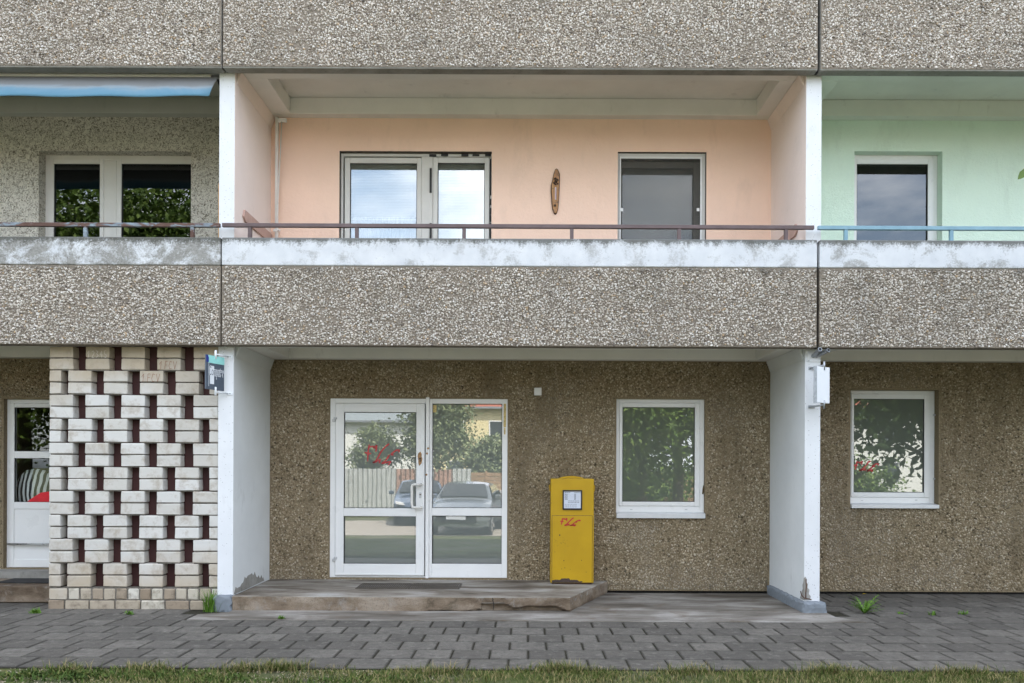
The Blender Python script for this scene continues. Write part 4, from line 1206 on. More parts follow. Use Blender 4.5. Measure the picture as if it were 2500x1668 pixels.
# emblem in the notice's corner: a small horn with two arrows
ex, ez = nx0 + .89 * (nx1 - nx0), nz0 + .865 * (nz1 - nz0)
m = MB().tube([(ex + .006 * math.cos(t), -.0048, ez + .004 * math.sin(t)) for t in [i * math.pi / 5 for i in range(9)]], .0012, 5); m.add([(ex + .006, -.005, ez - .005), (ex + .010, -.005, ez - .006), (ex + .010, -.005, ez + .002)], [(0, 1, 2)])
m.build('emblem', [MT['print']], nt)
sx0, sz1 = lx(345, 650); sx1, sz0 = lx(608, 756)
scrawl(sx0, sx1, sz0, sz1, -.0040, .0135, lb, MT['red_paint'], .01, 5)
# peeled foot of the door and pock marks
MT['peeled'] = plain('bare_brown_metal', (.055, .036, .028), .85, var=.4, scale=30)
gq = random.Random(6); poly = [(dx0 + .001, .021), (dx0 + .33, .021)]
q = .345
while q > .0:
    base = .050 - (.016 if q > .30 else 0) + (.016 if .10 < q < .20 else 0) + gq.uniform(-.004, .004)
    poly.append((dx0 + .001 + q, base if q < .34 else .03)); q -= .014
poly.append((dx0 + .001, .045))
MB().prism(poly, 'y', -.0046, -.0034).build('peeled_patch', [MT['peeled']], lb)
gq = random.Random(11)
spots = [(347, 870, .0075), (401, 1197, .006), (412, 1288, .005), (372, 1302, .004), (626, 1192, .0045), (685, 1343, .004), (243, 462, .004), (482, 1310, .003), (452, 1012, .003), (284, 1085, .0035)]
for i in range(34):
    t = gq.uniform(0, 2 * math.pi); r_ = gq.gauss(1, .25); spots.append((350 + 62 * r_ * math.cos(t), 942 + 42 * r_ * math.sin(t), gq.uniform(.0012, .0028)))
m = MB()
for zx, zy, r_ in spots:
    a, b = lx(zx, zy); m.prism([(a + r_ * math.cos(t) * gq.uniform(.7, 1.2), b + r_ * 1.2 * math.sin(t) * gq.uniform(.7, 1.2)) for t in [i * math.pi / 4 for i in range(8)]], 'y', -.0046, -.0034)
m.build('rust_specks', [MT['peeled']], lb)

# ---- white junction box on the wall
x0, x1, z0, z1 = rect(Z8, 121, 284, 162, 326, WY - .03)
jb = tag(MB().box(x0 - (x0 + x1) / 2, x1 - (x0 + x1) / 2, -.03, .0, z0 - (z0 + z1) / 2, z1 - (z0 + z1) / 2).build('junction_box', [MT['pvc']], None, .006, 3), 'small square white junction box on the brown gravel wall', 'junction box')
jb.location = ((x0 + x1) / 2, WY - .012, (z0 + z1) / 2)
# ---- two swivel signs on the pillars
MT['sign_dark'] = plain('slate_sign_face', (.075, .095, .125), .5, var=.15, scale=12)
MT['sign_teal'] = plain('mint_teal_sign', (.30, .66, .62), .5, var=.08)
MT['sign_blue'] = plain('deep_blue_sign', (.015, .03, .22), .5)
MT['sign_white'] = plain('sign_white', (.74, .77, .80), .45, var=.03)
MT['galv'] = plain('galvanised_steel', (.36, .38, .40), .45, .7, var=.2, scale=30)
s1 = thing('projecting_sign', 'small dark swivelling sign reading omputer on the left pillar', 'sign')
pa_, pb_ = Vector((-3.148, -.19, 0)), Vector((-3.062, .06, 0))
d = (pb_ - pa_); Wd = d.length; ang = math.atan2(d.y, d.x)
zc = 2.395; s1.location = ((pa_ + pb_) / 2).to_tuple()[:2] + (zc,); s1.rotation_euler = (0, 0, ang)
hh = .170
MB().box(-Wd / 2, Wd / 2, 0, .016, -hh, hh).build('panel', [MT['sign_dark']], s1, .003)
MB().box(-Wd / 2 + .028, Wd / 2 - .001, -.0022, -.0006, hh - .078, hh - .002).build('teal_strip', [MT['sign_teal']], s1)
MB().prism([(-Wd / 2 + .001, hh - .072), (-Wd / 2 + .036, hh - .072), (-Wd / 2 + .036, hh - .03), (-Wd / 2 + .024, hh - .008), (-Wd / 2 + .001, hh - .002)], 'y', -.0034, -.0023).build('blue_corner', [MT['sign_blue']], s1)
MB().box(-Wd / 2 + .034, -Wd / 2 + .038, -.0034, -.0023, -hh + .03, hh - .073).build('white_line', [MT['sign_white']], s1)
MB().box(-Wd / 2 + .055, -Wd / 2 + .113, -.0022, -.0006, -hh + .055, hh - .105).build('white_block', [MT['sign_white']], s1)
def text_mesh(body, size, off, sx):
    cu_ = bpy.data.curves.new('lettering', 'FONT'); cu_.body = body; cu_.size = size; cu_.offset = off; cu_.align_x = 'LEFT'
    ob = bpy.data.objects.new('lettering', cu_); COL.objects.link(ob)
    bpy.context.view_layer.update()
    me = bpy.data.meshes.new_from_object(ob.evaluated_get(bpy.context.evaluated_depsgraph_get()))
    bpy.data.objects.remove(ob); bpy.data.curves.remove(cu_)
    xs_ = [v.co.x for v in me.vertices]; w = max(xs_) - min(xs_); x_ = min(xs_)
    for v in me.vertices: v.co = Vector(((v.co.x - x_) / w * sx, 0, v.co.y))
    return me
wt = Wd - .045
me = text_mesh('Computer', .125, .0065, wt); me.materials.append(MT['sign_white']); part('lettering', me, s1, (-Wd / 2 + .036, -.0042, -.028))
me = text_mesh('Computer', .125, -.001, wt - .006); me.materials.append(MT['sign_dark']); part('lettering_core', me, s1, (-Wd / 2 + .039, -.0052, -.028))
def sign_mount(s, zt_, zb_, pivot, wallpt, mat, rod=.055):
    """arms from the pillar to the pivot pins, in world coordinates"""
    inv = Matrix.Translation(s.location) @ Matrix.Rotation(s.rotation_euler.z, 4, 'Z'); inv.invert()
    for z, sg in ((zt_, 1), (zb_, -1)):
        m = MB().tube([(pivot[0], pivot[1], z - sg * .03), (pivot[0], pivot[1], z + sg * rod)], .011, 8)
        m.tube([(pivot[0], pivot[1], z + sg * .018), (wallpt[0], wallpt[1] - .01, z + sg * .018)], .008, 6)
        m.box(wallpt[0] - .02, wallpt[0] + .045, wallpt[1] - .006, wallpt[1] - .0005, z + sg * .018 - .016, z + sg * .018 + .016)
        m.v = [tuple(inv @ Vector(p)) for p in m.v]
        m.build('bracket', [mat], s)
        m = MB().tube([(wallpt[0] + .02, wallpt[1] - .010, z + sg * .018), (wallpt[0] + .02, wallpt[1] - .005, z + sg * .018)], .006, 6)
        m.v = [tuple(inv @ Vector(p)) for p in m.v]
        m.build('bolt', [MT['galv']], s)
sign_mount(s1, zc + hh, zc - hh, (-3.103, -.062), (-3.05, PY), MT['sign_white'])
s2 = thing('blank_sign', 'small blank white swivelling box sign on the right pillar', 'sign')
pa_, pb_ = Vector((2.845, -.197, 0)), Vector((3.02, -.07, 0)); d = pb_ - pa_; Wd = d.length
za = U(1990, 894, -.19)[1]; zb = U(1990, 983, -.19)[1]; zc2 = (za + zb) / 2; hh2 = (za - zb) / 2
s2.location = ((pa_.x + pb_.x) / 2, (pa_.y + pb_.y) / 2, zc2); s2.rotation_euler = (0, 0, math.atan2(d.y, d.x))
MB().box(-Wd / 2, Wd / 2, 0, .030, -hh2, hh2).build('panel', [MT['sign_white']], s2, .004)
MB().box(-Wd / 2 - .004, -Wd / 2 - .0002, -.003, .034, -hh2 - .004, hh2 + .004).build('edge_strip', [MT['galv']], s2)
sign_mount(s2, zc2 + hh2, zc2 - hh2, (2.945, -.12), (2.90, PY), MT['galv'])
# ---- flagpole sockets above it
fs = thing('flagpole_holder', 'pair of short steel pipe sockets on a plate atop the right pillar', 'bracket', (2.925, PY, 2.63))
MB().box(-.062, .066, -.008, -.0005, -.075, .048).build('plate', [MT['white_paint']], fs, .003)
for x_, dx_ in ((.0, .018), (.03, .10)):
    n_ = 12
    dirv = Vector((dx_, -.17, .055)).normalized(); st0 = Vector((x_, -.008, -.015)); a_ = dirv.orthogonal().normalized(); b_ = dirv.cross(a_)
    V, Fs = [], []
    for L_, r_ in ((0, .021), (.16, .021), (.16, .0165), (.03, .0165)):
        V += [st0 + dirv * L_ + (a_ * math.cos(2 * math.pi * i / n_) + b_ * math.sin(2 * math.pi * i / n_)) * r_ for i in range(n_)]
    for q in range(3): Fs += [(q * n_ + i, q * n_ + (i + 1) % n_, (q + 1) * n_ + (i + 1) % n_, (q + 1) * n_ + i) for i in range(n_)]
    Fs.append(tuple(3 * n_ + i for i in range(n_)))
    MB().add(V, Fs).build('pipe_socket', [MT['galv']], fs)
for a, b in ((-.045, -.06), (.05, .03)): MB().tube([(a, -.013, b), (a, -.0075, b)], .007, 6).build('bolt', [MT['galv']], fs)

# ---- awning of the left loggia
k = NT('awning_canvas', rough=.9, spec=.1)
z_ = k.axis(2)
v = k.math('ADD', k.math('MULTIPLY', k.math('SUBTRACT', z_, 5.22), 4.0), k.math('MULTIPLY', k.math('SUBTRACT', k.noise(3.0, 7, .65, .6, stretch=(.5, 1, 1.6)), .5), .55))
c = k.ramp(v, [(.08, (.13, .27, .38)), (.28, (.18, .31, .41)), (.38, (.29, .35, .40)), (.48, (.24, .25, .262)), (.9, (.17, .17, .175))])
c = k.mix(k.ramp(k.noise(22, 6, .75), [(.66, 0.0), (.74, .5)]), c, (.42, .46, .49)); k.col(c); MT['canvas'] = k.mat
aw = thing('awning', 'faded blue and grey canvas awning under the left upper parapet', 'awning', (-5.6, .2, 5.3))
N, Mn = 44, 10
V, Fs = [], []
for i in range(N + 1):
    t = i / N; x = -8.9 + (5.735) * t                                       # to x = -3.165
    sag = .035 * (1 - t) + .012 * math.sin(t * 17) * (1 - t)
    for j in range(Mn + 1):
        s = j / Mn
        xe = x - .075 * s * (1 if t > .97 else t ** 6)
        V.append((xe + 5.6, (.17 - .08 * s - .02 * math.sin(s * 3.1)) - .2, 5.475 - (.250 + sag) * s - .006 * math.sin(t * 40 + s * 4) * s - 5.3))
for i in range(N):
    for j in range(Mn): Fs.append((i * (Mn + 1) + j, i * (Mn + 1) + j + 1, (i + 1) * (Mn + 1) + j + 1, (i + 1) * (Mn + 1) + j))
o = MB().add(V, Fs, 0, True).build('canvas', [MT['canvas']], aw)
so = o.modifiers.new('thickness', 'SOLIDIFY'); so.thickness = .003
MB().tube([(-3.3, -.02, .165), (2.35, -.02, .165)], .030, 12).build('roller', [MT['pvc_grey']], aw)
MB().box(-3.3, 2.28, -.055, -.035, .150, .162).build('front_bar', [MT['pvc_grey']], aw, .003)
MB().tube([(2.40, .02, .15), (2.43, -.01, .09), (2.445, .04, .05)], .012, 8).build('arm', [MT['black_frame']], aw)
# ---- carved board with thermometer
zo0, zo1 = Z3(458, 1095, WY - .03)[1], Z3(458, 765, WY - .03)[1]; xo = Z3(459, 930, WY - .03)[0]; Ho = zo1 - zo0
orn = thing('wall_ornament', 'long carved bark-edged wooden plaque with thermometer on the pink wall', 'ornament', (xo, WY, zo0))
k = NT('varnished_wood', rough=.4)
c = k.ramp(k.noise(30, 6, .65, 1.0, stretch=(1, 1, .12)), [(.3, (.20, .075, .014)), (.6, (.44, .21, .05)), (.8, (.60, .34, .10))])
c = k.mix(k.ramp(k.noise(26, 5, .7, .5), [(.56, 0.0), (.66, .85)]), c, (.06, .025, .01)); k.col(c); MT['plaque'] = k.mat
MT['bark'] = plain('dark_bark', (.055, .028, .014), .9, var=.5, scale=60, bump=.6)
out = [(0, 0), (.016, .01), (.032, .06), (.040, .15), (.047, .30), (.050, .40), (.050, .47), (.043, Ho - .045), (.028, Ho - .012), (.012, Ho), (-.006, Ho - .012), (-.022, Ho - .06), (-.040, Ho - .15), (-.052, .34), (-.055, .27), (-.046, .15), (-.036, .06), (-.018, .01)]
MB().prism(out, 'y', -.022, -.001).build('bark_edge', [MT['bark']], orn, .004)
MB().prism([(a * .84, Ho * .5 + (b - Ho * .5) * .965) for a, b in out], 'y', -.027, -.0221).build('board', [MT['plaque']], orn, .002)
m = MB()
gq = random.Random(3)
for i in range(26):                                                        # carved, knobbly relief
    t = gq.uniform(0, 6.28); r_ = gq.uniform(0, .028); m.tube([(.004 + r_ * math.cos(t), -.026, Ho * .72 + r_ * 1.7 * math.sin(t)), (.004 + r_ * math.cos(t), -.034 - gq.uniform(0, .010), Ho * .72 + r_ * 1.7 * math.sin(t))], [gq.uniform(.007, .012), .004], 7)
m.build('carving', [MT['bark']], orn)
MB().box(-.006, .008, -.0305, -.0272, .17, .31).build('thermometer', [MT['paper']], orn, .001)
MB().tube([(.001, -.032, .175), (.001, -.032, .30)], .0018, 6).build('glass_tube', [MT['red_paint']], orn)
MB().tube([(-.005, -.027, .10), (-.005, -.036, .10)], .014, 8).build('knob', [MT['bark']], orn)
# ---- folded pole and crank rod in the corner of the pink loggia
zp1 = Z2(517, 400, WY - .06)[1]; xp = Z2(517, 800, WY - .06)[0]; xq = Z2(553, 430, WY - .08)[0]
po = thing('awning_pole', 'cream pole with a thin crank rod in the corner of the pink loggia', 'pole', (xp, WY - .06, Z_FL))
MB().box(-.017, .017, -.017, .017, 0, zp1 - Z_FL).build('post', [MT['handle']], po, .004)
z_a = Z2(553, 430, WY - .08)[1] - Z_FL; z_b = Z2(525, 1160, WY - .08)[1] - Z_FL; z_c = Z2(525, 1215, WY - .08)[1] - Z_FL
MB().tube([(xq - xp, -.025, z_a), (.012, -.03, z_b), (.008, -.03, z_c - .2)], .0065, 8).build('crank_rod', [MT['handle']], po)
MB().box(.018, xq - xp + .055, -.03, .0, z_a - .01, z_a + .035).build('gear_box', [MT['pvc']], po, .005)
m = MB().box(-.028, .024, -.04, -.0175, z_c - .012, z_c + .016).tube([(.03, -.04, z_c + .004), (.052, -.045, z_c - .008)], .013, 8)
m.build('clamp', [MT['handle']], po, .003)
# ---- board leaning at the right end of the left loggia
MT['orange_wood'] = plain('orange_wood_edge', (.52, .28, .10), .7, var=.2, scale=20); MT['grey_board'] = plain('grey_board_face', (.36, .34, .31), .8)
za = U(493, 452, .26)[1]
bd = tag(MB().box(-.020, .0, -.10, .42, 0, za - Z_FL, (0, 0, 1, 0, 0, 0)).build('leaning_board', [MT['grey_board'], MT['orange_wood']], None, .003), 'narrow orange-edged board standing against the left loggia partition', 'board')
bd.location = (-3.165, .30, Z_FL)

# ---------------------------------------------------------------- weeds, grass
k = NT('grass_blade', rough=.7, spec=.2)
k.col(k.ramp(k.island(), [(0, (.042, .066, .010)), (.38, (.08, .11, .02)), (.58, (.13, .145, .038)), (.75, (.23, .195, .085)), (1, (.34, .27, .13))])); MT['blade'] = k.mat
k = NT('fresh_weed_leaf', rough=.6, spec=.25); k.col(k.ramp(k.island(), [(0, (.06, .14, .012)), (1, (.13, .25, .03))])); MT['weed'] = k.mat
k = NT('dull_herb_leaf', rough=.7, spec=.2); k.col(k.ramp(k.island(), [(0, (.03, .06, .01)), (.7, (.07, .11, .02)), (1, (.16, .16, .05))])); MT['herb'] = k.mat
def blades(n, xy, hmin, hmax, w, lean, g):
    """xy: (n,2) roots; returns verts, tris of curved blades"""
    a = g.uniform(0, 2 * math.pi, n); h = g.uniform(hmin, hmax, n); ln_ = g.uniform(.1, 1, n) * lean * h
    dx, dy = np.cos(a), np.sin(a); px_, py_ = -dy, dx
    z0 = np.array([gz(y) for y in xy[:, 1]])
    V = np.zeros((n, 5, 3))
    for i, (t, ww) in enumerate(((0, 1), (0, -1), (.55, .8), (.55, -.8), (1, 0))):
        b = t ** 1.8
        V[:, i, 0] = xy[:, 0] + dx * ln_ * b + px_ * w * ww * .5; V[:, i, 1] = xy[:, 1] + dy * ln_ * b + py_ * w * ww * .5
        V[:, i, 2] = z0 + h * t * (1 - .25 * t * (ln_ / h))
    T = (np.array([(0, 1, 3), (0, 3, 2), (2, 3, 4)])[None] + (np.arange(n) * 5)[:, None, None]).reshape(-1, 3)
    return V.reshape(-1, 3), T
gg = np.random.default_rng(5)
n0 = 90000
X_ = gg.uniform(-5.2, 5.2, n0); Y_ = -2.15 - 1.35 * gg.random(n0) ** 1.1
cov = .55 + .4 * np.sin(X_ * 1.3 + 1) * np.sin(Y_ * 3) + .35 * np.sin(X_ * 4.1 + Y_ * 2.7) + .25 * np.sin(X_ * 9.7 - Y_ * 7)
cov = np.where(X_ < -1.0, cov - .40, cov + .40)
cov = np.where(Y_ > -2.24, cov - .35, cov)
ed = -2.19 + .035 * np.sin(X_ * 3.1) + .025 * np.sin(X_ * 8.3 + 1)
kp = (gg.random(n0) < cov) & (Y_ < ed)
xy = np.stack([X_[kp], Y_[kp]], 1)
V, T = blades(len(xy), xy, .016, .058, .0042, 1.4, gg)
o = bpy.data.objects.new('grass', tri_mesh('grass', V, T, MT['blade'])); COL.objects.link(o); stuff(o, 'short dry and green grass of the verge in front of the pavement', 'grass')
# taller clumps at the edge
cl = []
for cx_2, cy_2, q in ((-1.78, -2.22, 500), (-2.05, -2.25, 260), (.25, -2.22, 420), (-2.75, -2.27, 300), (1.2, -2.26, 240), (2.2, -2.23, 300), (-3.3, -2.28, 200), (3.2, -2.25, 200), (-.6, -2.3, 200)):
    t = gg.normal(0, 1, (q, 2)) * (.10, .035) + (cx_2, cy_2); cl.append(t)
xy = np.concatenate(cl); V, T = blades(len(xy), xy, .035, .105, .0048, 1.5, gg)
o = bpy.data.objects.new('tall_grass', tri_mesh('tall_grass', V, T, MT['blade'])); COL.objects.link(o); stuff(o, 'taller grass clumps hanging over the pavement edge', 'grass')
# loose grit on the bare left part of the verge
n1 = 5000
px_, py_, rr = gg.uniform(-5, -.6, n1), gg.uniform(-3.2, -2.2, n1), gg.uniform(.002, .009, n1)
oc = np.array([(1, 0, 0), (-1, 0, 0), (0, 1, 0), (0, -1, 0), (0, 0, .7), (0, 0, -.7)]); ot = np.array([(0, 2, 4), (2, 1, 4), (1, 3, 4), (3, 0, 4), (2, 0, 5), (1, 2, 5), (3, 1, 5), (0, 3, 5)])
V = oc[None] * rr[:, None, None] * gg.uniform(.6, 1.3, (n1, 6, 1)) + np.stack([px_, py_, np.array([gz(y) for y in py_]) + .002], -1)[:, None]
o = bpy.data.objects.new('grit', tri_mesh('grit', V.reshape(-1, 3), (ot[None] + (np.arange(n1) * 6)[:, None, None]).reshape(-1, 3), MT['pebble_brown'])); COL.objects.link(o); stuff(o, 'loose stone grit on the bare left part of the verge', 'gravel')
def tuft(name, label, x, y, z, n, h0, h1, w, lean, mat, seed, spread=.02, cat='grass tuft', group=None):
    g = np.random.default_rng(seed)
    xy = g.normal(0, 1, (n, 2)) * (spread, spread * .6)
    a = np.zeros((n, 2)); V, T = blades(n, xy * 1.0, h0, h1, w, lean, g)
    V[:, 2] -= np.repeat(np.array([gz(q) for q in xy[:, 1]]), 5)
    o = bpy.data.objects.new(name, tri_mesh(name, V, T, mat)); COL.objects.link(o); o.location = (x, y, z)
    return tag(o, label, cat, group)
def grd(px_, py_):
    D = CAM_Z * F_PX / (py_ - PPY - (px_ - PPX) * math.sin(ROLL)); return (px_ - PPX) * D / F_PX, CAM_Y + D
x, y = grd(505, 1500); tuft('grass_tuft', 'bright green grass tuft between brick screen and left pillar', -3.20, .07, -.01, 120, .12, .30, .0065, .75, MT['weed'], 1, .035)
for px_, py_, lab, n, h in ((88, 1497, 'leafy weed below the left doorstep', 70, .07), (317, 1500, 'small weed at the foot of the brick screen', 40, .05), (690, 1512, 'small weed in the joint before the entrance platform', 40, .05), (2280, 1502, 'tiny grass tuft right of the toothed weed', 24, .06), (2353, 1500, 'tiny grass tuft in the paving near the right edge', 24, .055), (2200, 1499, 'low weed just right of the toothed weed', 24, .035)):
    x, y = grd(px_, py_); tuft('weed', lab, x, y, .0, n, h * .4, h, .009, 1.5, MT['weed'], int(px_), .03 if n > 50 else .02, 'weed')
# toothed weed on the right
x, y = grd(2112, 1498)
V, Fs = [], []; gq = random.Random(17); m = MB()
for i in range(30):
    a = gq.uniform(0, 6.28); L_ = gq.uniform(.09, .21); up = gq.uniform(.3, 1.6); d = Vector((math.cos(a), math.sin(a) * .7, 0)); sd = Vector((-d.y, d.x, 0)).normalized()
    pts = [d * (L_ * t) * .9 + Vector((0, 0, up * L_ * t * (1 - .35 * t))) for t in [q / 6 for q in range(7)]]
    for q in range(1, 7):
        p = pts[q]; w = .019 * math.sin(math.pi * min(1, (q + .5) / 7.2)) + .003; f_ = (pts[q] - pts[q - 1])
        for s in (-1, 1): m.add([(p - f_ * .5)[:], (p + sd * s * w + f_ * .5 + Vector((0, 0, .004)))[:], (p + f_ * .35)[:]], [(0, 1, 2)])
    for q in range(6): m.add([(pts[q] - sd * .002)[:], (pts[q] + sd * .002)[:], (pts[q + 1])[:]], [(0, 1, 2)])
wd_ = tag(m.build('weed', [MT['weed']]), 'bright green toothed-leaf weed in the paving right of the pillar plinth', 'weed'); wd_.location = (x, y, 0)
# low leafy ground cover in the left verge
cl = [gg.normal(0, 1, (q, 2)) * (.22, .07) + (a, b) for a, b, q in ((-4.2, -2.5, 500), (-3.3, -2.40, 700), (-2.7, -2.38, 700), (-2.2, -2.5, 400), (-1.3, -2.55, 250), (-.9, -2.5, 150))]
xy = np.concatenate(cl); xy = xy[xy[:, 1] < -2.2]; V, T = blades(len(xy), xy, .015, .05, .013, 1.8, gg)
o = bpy.data.objects.new('ground_cover', tri_mesh('ground_cover', V, T, MT['herb'])); COL.objects.link(o); stuff(o, 'low leafy green herbs in the left part of the verge', 'ground cover')
# fallen yellow leaf by the right wall
MT['yellow_leaf'] = plain('yellow_leaf', (.62, .42, .02), .6)
x, y = grd(2112, 1452)
o = tag(MB().add([(-.03, 0, .004), (-.01, -.012, .010), (.03, .003, .006), (-.005, .014, .012)], [(0, 1, 2, 3)]).build('fallen_leaf', [MT['yellow_leaf']]), 'yellow fallen leaf on the paving below the far right window', 'leaf'); o.location = (x, y, .002)


# ---------------------------------------------------------------- across the street (seen in the glass)
k = NT('tree_leaf', rough=.55, spec=.3)
k.col(k.ramp(k.island(), [(0, (.045, .085, .014)), (.5, (.085, .145, .024)), (1, (.15, .22, .045))])); MT['leaf'] = k.mat
k.b.inputs['Transmission Weight'].default_value = 0
k = NT('tree_leaf_pale', rough=.55, spec=.3)
k.col(k.ramp(k.island(), [(0, (.10, .13, .06)), (.5, (.17, .21, .10)), (1, (.25, .29, .15))])); MT['leaf_pale'] = k.mat
MT['tree_bark'] = plain('tree_bark', (.085, .068, .05), .95, var=.4, scale=14, bump=.6)
def tree(label, x, y, h, rx, rz, tr, nleaf, ls, seed, mat, clear=None, nclump=46, name='tree'):
    g = np.random.default_rng(seed); q = random.Random(seed)
    t = thing(name, label, 'tree', (x, y, gz(y) - .02))
    cz = h - rz
    C = g.normal(0, 1, (nclump, 3)); C /= np.linalg.norm(C, axis=1)[:, None]; C *= (g.random((nclump, 1)) ** .4) * .92
    C = C * (rx, rx, rz) + (0, 0, cz)
    m = MB()
    fork = max(1.2, cz - rz * .55) if clear is None else clear
    m.tube([(0, 0, 0), (tr * .3, 0, fork * .5), (0, tr * .2, fork), (tr * .4, 0, cz + rz * .4)], [tr * 1.25, tr, tr * .85, tr * .25], 10)
    for i in range(0, nclump, 3):
        c = C[i]; z0 = fork * q.uniform(.75, 1.0) + (cz - fork) * q.uniform(0, .7) * (1 if c[2] > fork else 0)
        m.tube([(0, 0, z0), tuple(c * (.5, .5, 0) + (0, 0, z0 * .45 + c[2] * .55)), tuple(c)], [tr * .42, tr * .25, tr * .06], 6)
    m.build('trunk', [MT['tree_bark']], t)
    ci = g.integers(0, nclump, nleaf); rad = rx * .27
    P = C[ci] + g.normal(0, 1, (nleaf, 3)) * (rad, rad, rad * .75)
    nrm = g.normal(0, 1, (nleaf, 3)) + (0, 0, .8); nrm /= np.linalg.norm(nrm, axis=1)[:, None]
    u = np.cross(nrm, g.normal(0, 1, (nleaf, 3))); u /= np.linalg.norm(u, axis=1)[:, None]; v = np.cross(nrm, u)
    s = ls * g.uniform(.6, 1.3, nleaf)[:, None]
    V = np.stack([P - u * s, P + v * s * .5 + nrm * s * .12, P + u * s, P - v * s * .5 + nrm * s * .12], 1).reshape(-1, 3)
    T = (np.array([(0, 3, 1), (1, 3, 2)])[None] + (np.arange(nleaf) * 4)[:, None, None]).reshape(-1, 3)
    part('crown', tri_mesh('crown', V, T, mat), t)
    return t
tree('broad tree mirrored in the left upper window', -14.5, -21, 14.0, 5.4, 5.6, .32, 52000, .135, 2, MT['leaf'], nclump=80)
tree('dense tree mirrored low in the left upper window', -20.5, -22, 13.5, 5.2, 5.4, .30, 48000, .135, 3, MT['leaf'], nclump=70)
tree('pale bushy tree mirrored behind the corrugated fence', -7.6, -29.5, 3.9, 1.15, 1.3, .08, 7000, .09, 4, MT['leaf_pale'], clear=1.0)
tree('loose tall tree mirrored in the middle of the glass door', -4.3, -28.2, 7.2, 1.6, 2.9, .12, 12000, .11, 5, MT['leaf_pale'], clear=1.6, nclump=60)
tree('young tree mirrored at the right edge of the glass door', -2.1, -31.5, 3.7, 1.1, 1.3, .09, 6000, .10, 6, MT['leaf_pale'], clear=1.4)
tree('thick-trunked tree mirrored in the square window', 3.7, -15.1, 7.9, 2.6, 3.4, .14, 12000, .10, 7, MT['leaf'], clear=2.6, nclump=60)
tree('second dark trunk mirrored in the square window', 4.9, -15.5, 8.0, 2.6, 3.4, .16, 12000, .10, 8, MT['leaf'], clear=2.8, nclump=60)
tree('round bush mirrored low in the square window', 4.2, -22.5, 2.6, 2.6, 1.4, .10, 12000, .10, 9, MT['leaf'], clear=.4)
near = tree('large-leaved tree mirrored in the far right window, one leaf showing at the edge', 9.0, -6.6, 5.7, 2.5, 1.9, .13, 6500, .13, 10, MT['leaf'], clear=1.5, nclump=44, name='street_tree')
# one twig of it reaches into the picture's right edge
ex, ez = U(2487, 428, -2.6)
zb_ = gz(-6.6) - .02
m = MB().tube([(8.2 - 9.0, -5.6 + 6.6, 4.3 - zb_), (4.6 - 9.0, -3.5 + 6.6, 4.05 - zb_), (ex + .10 - 9.0, -2.6 + 6.6, ez + .10 - zb_)], [.022, .012, .003], 6)
m.build('twig', [MT['tree_bark']], near)
m = MB(); q = random.Random(1)
def leaf(m, base, d, L_, w, up):
    d = Vector(d).normalized(); s = d.cross(Vector(up)).normalized(); n_ = s.cross(d)
    P = [Vector(base) + d * L_ * t for t in (0, .3, .6, .85, 1.0)]; W = [.0, .8, 1.0, .5, 0]
    V = []
    for p, ww in zip(P, W): V += [(p + s * w * ww + n_ * .15 * w * ww)[:], p[:], (p - s * w * ww + n_ * .15 * w * ww)[:]]
    Fs = []
    for i in range(4): Fs += [(3 * i, 3 * i + 1, 3 * i + 4, 3 * i + 3), (3 * i + 1, 3 * i + 2, 3 * i + 5, 3 * i + 4)]
    m.add(V, Fs, 0, True)
leaf(m, (ex + .075 - 9.0, 4.0, ez + .055 - zb_), (-.85, -.1, -.85), .125, .026, (0, -1, .2))
for i in range(16):
    t = q.uniform(.0, .82); a = Vector((4.6 - 9.0, 3.1, 4.05 - zb_)).lerp(Vector((ex + .10 - 9.0, 4.0, ez + .10 - zb_)), t)
    leaf(m, a[:], (q.uniform(.1, 1), q.uniform(-.8, .3), q.uniform(-1, .3)), q.uniform(.09, .14), .026, (q.uniform(-1, 1), -1, .6))
m.build('twig_leaves', [MT['leaf']], near)
tree('low hedge bush mirrored in the far right window', 13.4, -24.0, 2.1, 2.3, 1.1, .06, 9000, .09, 15, MT['leaf'], clear=.3, name='hedge_bush')
# fences
k = NT('galvanised_corrugated_sheet', rough=.45, metal=.3)
k.col(k.ramp(k.noise(2.5, 5), [(.3, (.48, .50, .49)), (.7, (.60, .62, .61))])); MT['corr'] = k.mat
MT['corr_rust'] = plain('rusty_corrugated_sheet', (.38, .24, .19), .7, var=.3, scale=3)
fz = gz(-27)
fe = thing('corrugated_fence', 'corrugated metal fence mirrored in the left door pane', 'fence', (-8.5, -27, fz))
def corr(w, h, mat):
    n_ = int(w / .025); V, Fs = [], []
    for i in range(n_ + 1):
        x = w * i / n_; y = .06 * math.sin(x / .22 * 2 * math.pi); V += [(x, y, 0), (x, y, h)]
    for i in range(n_): Fs.append((2 * i, 2 * i + 2, 2 * i + 3, 2 * i + 1))
    return MB().add(V, Fs, 0, True).mesh('sheet', [mat])
cm, cr_ = corr(.88, 1.85, MT['corr']), corr(.88, 1.85, MT['corr_rust'])
for i in range(13): part('sheet', cr_ if i in (9, 11) else cm, fe, (-5.5 + .88 * i, 0, .02 * math.sin(i * 2.7)))
for i in range(5): MB().box(-5.4 + 2.6 * i, -5.3 + 2.6 * i, -.14, -.05, 0, 1.8).build('post', [MT['galv']], fe)
MT['fence_wood'] = plain('brown_fence_wood', (.34, .22, .13), .85, var=.25, scale=5)
fe = thing('wooden_fence', 'brown wooden fence mirrored in the right door pane', 'fence', (0, -29, fz))
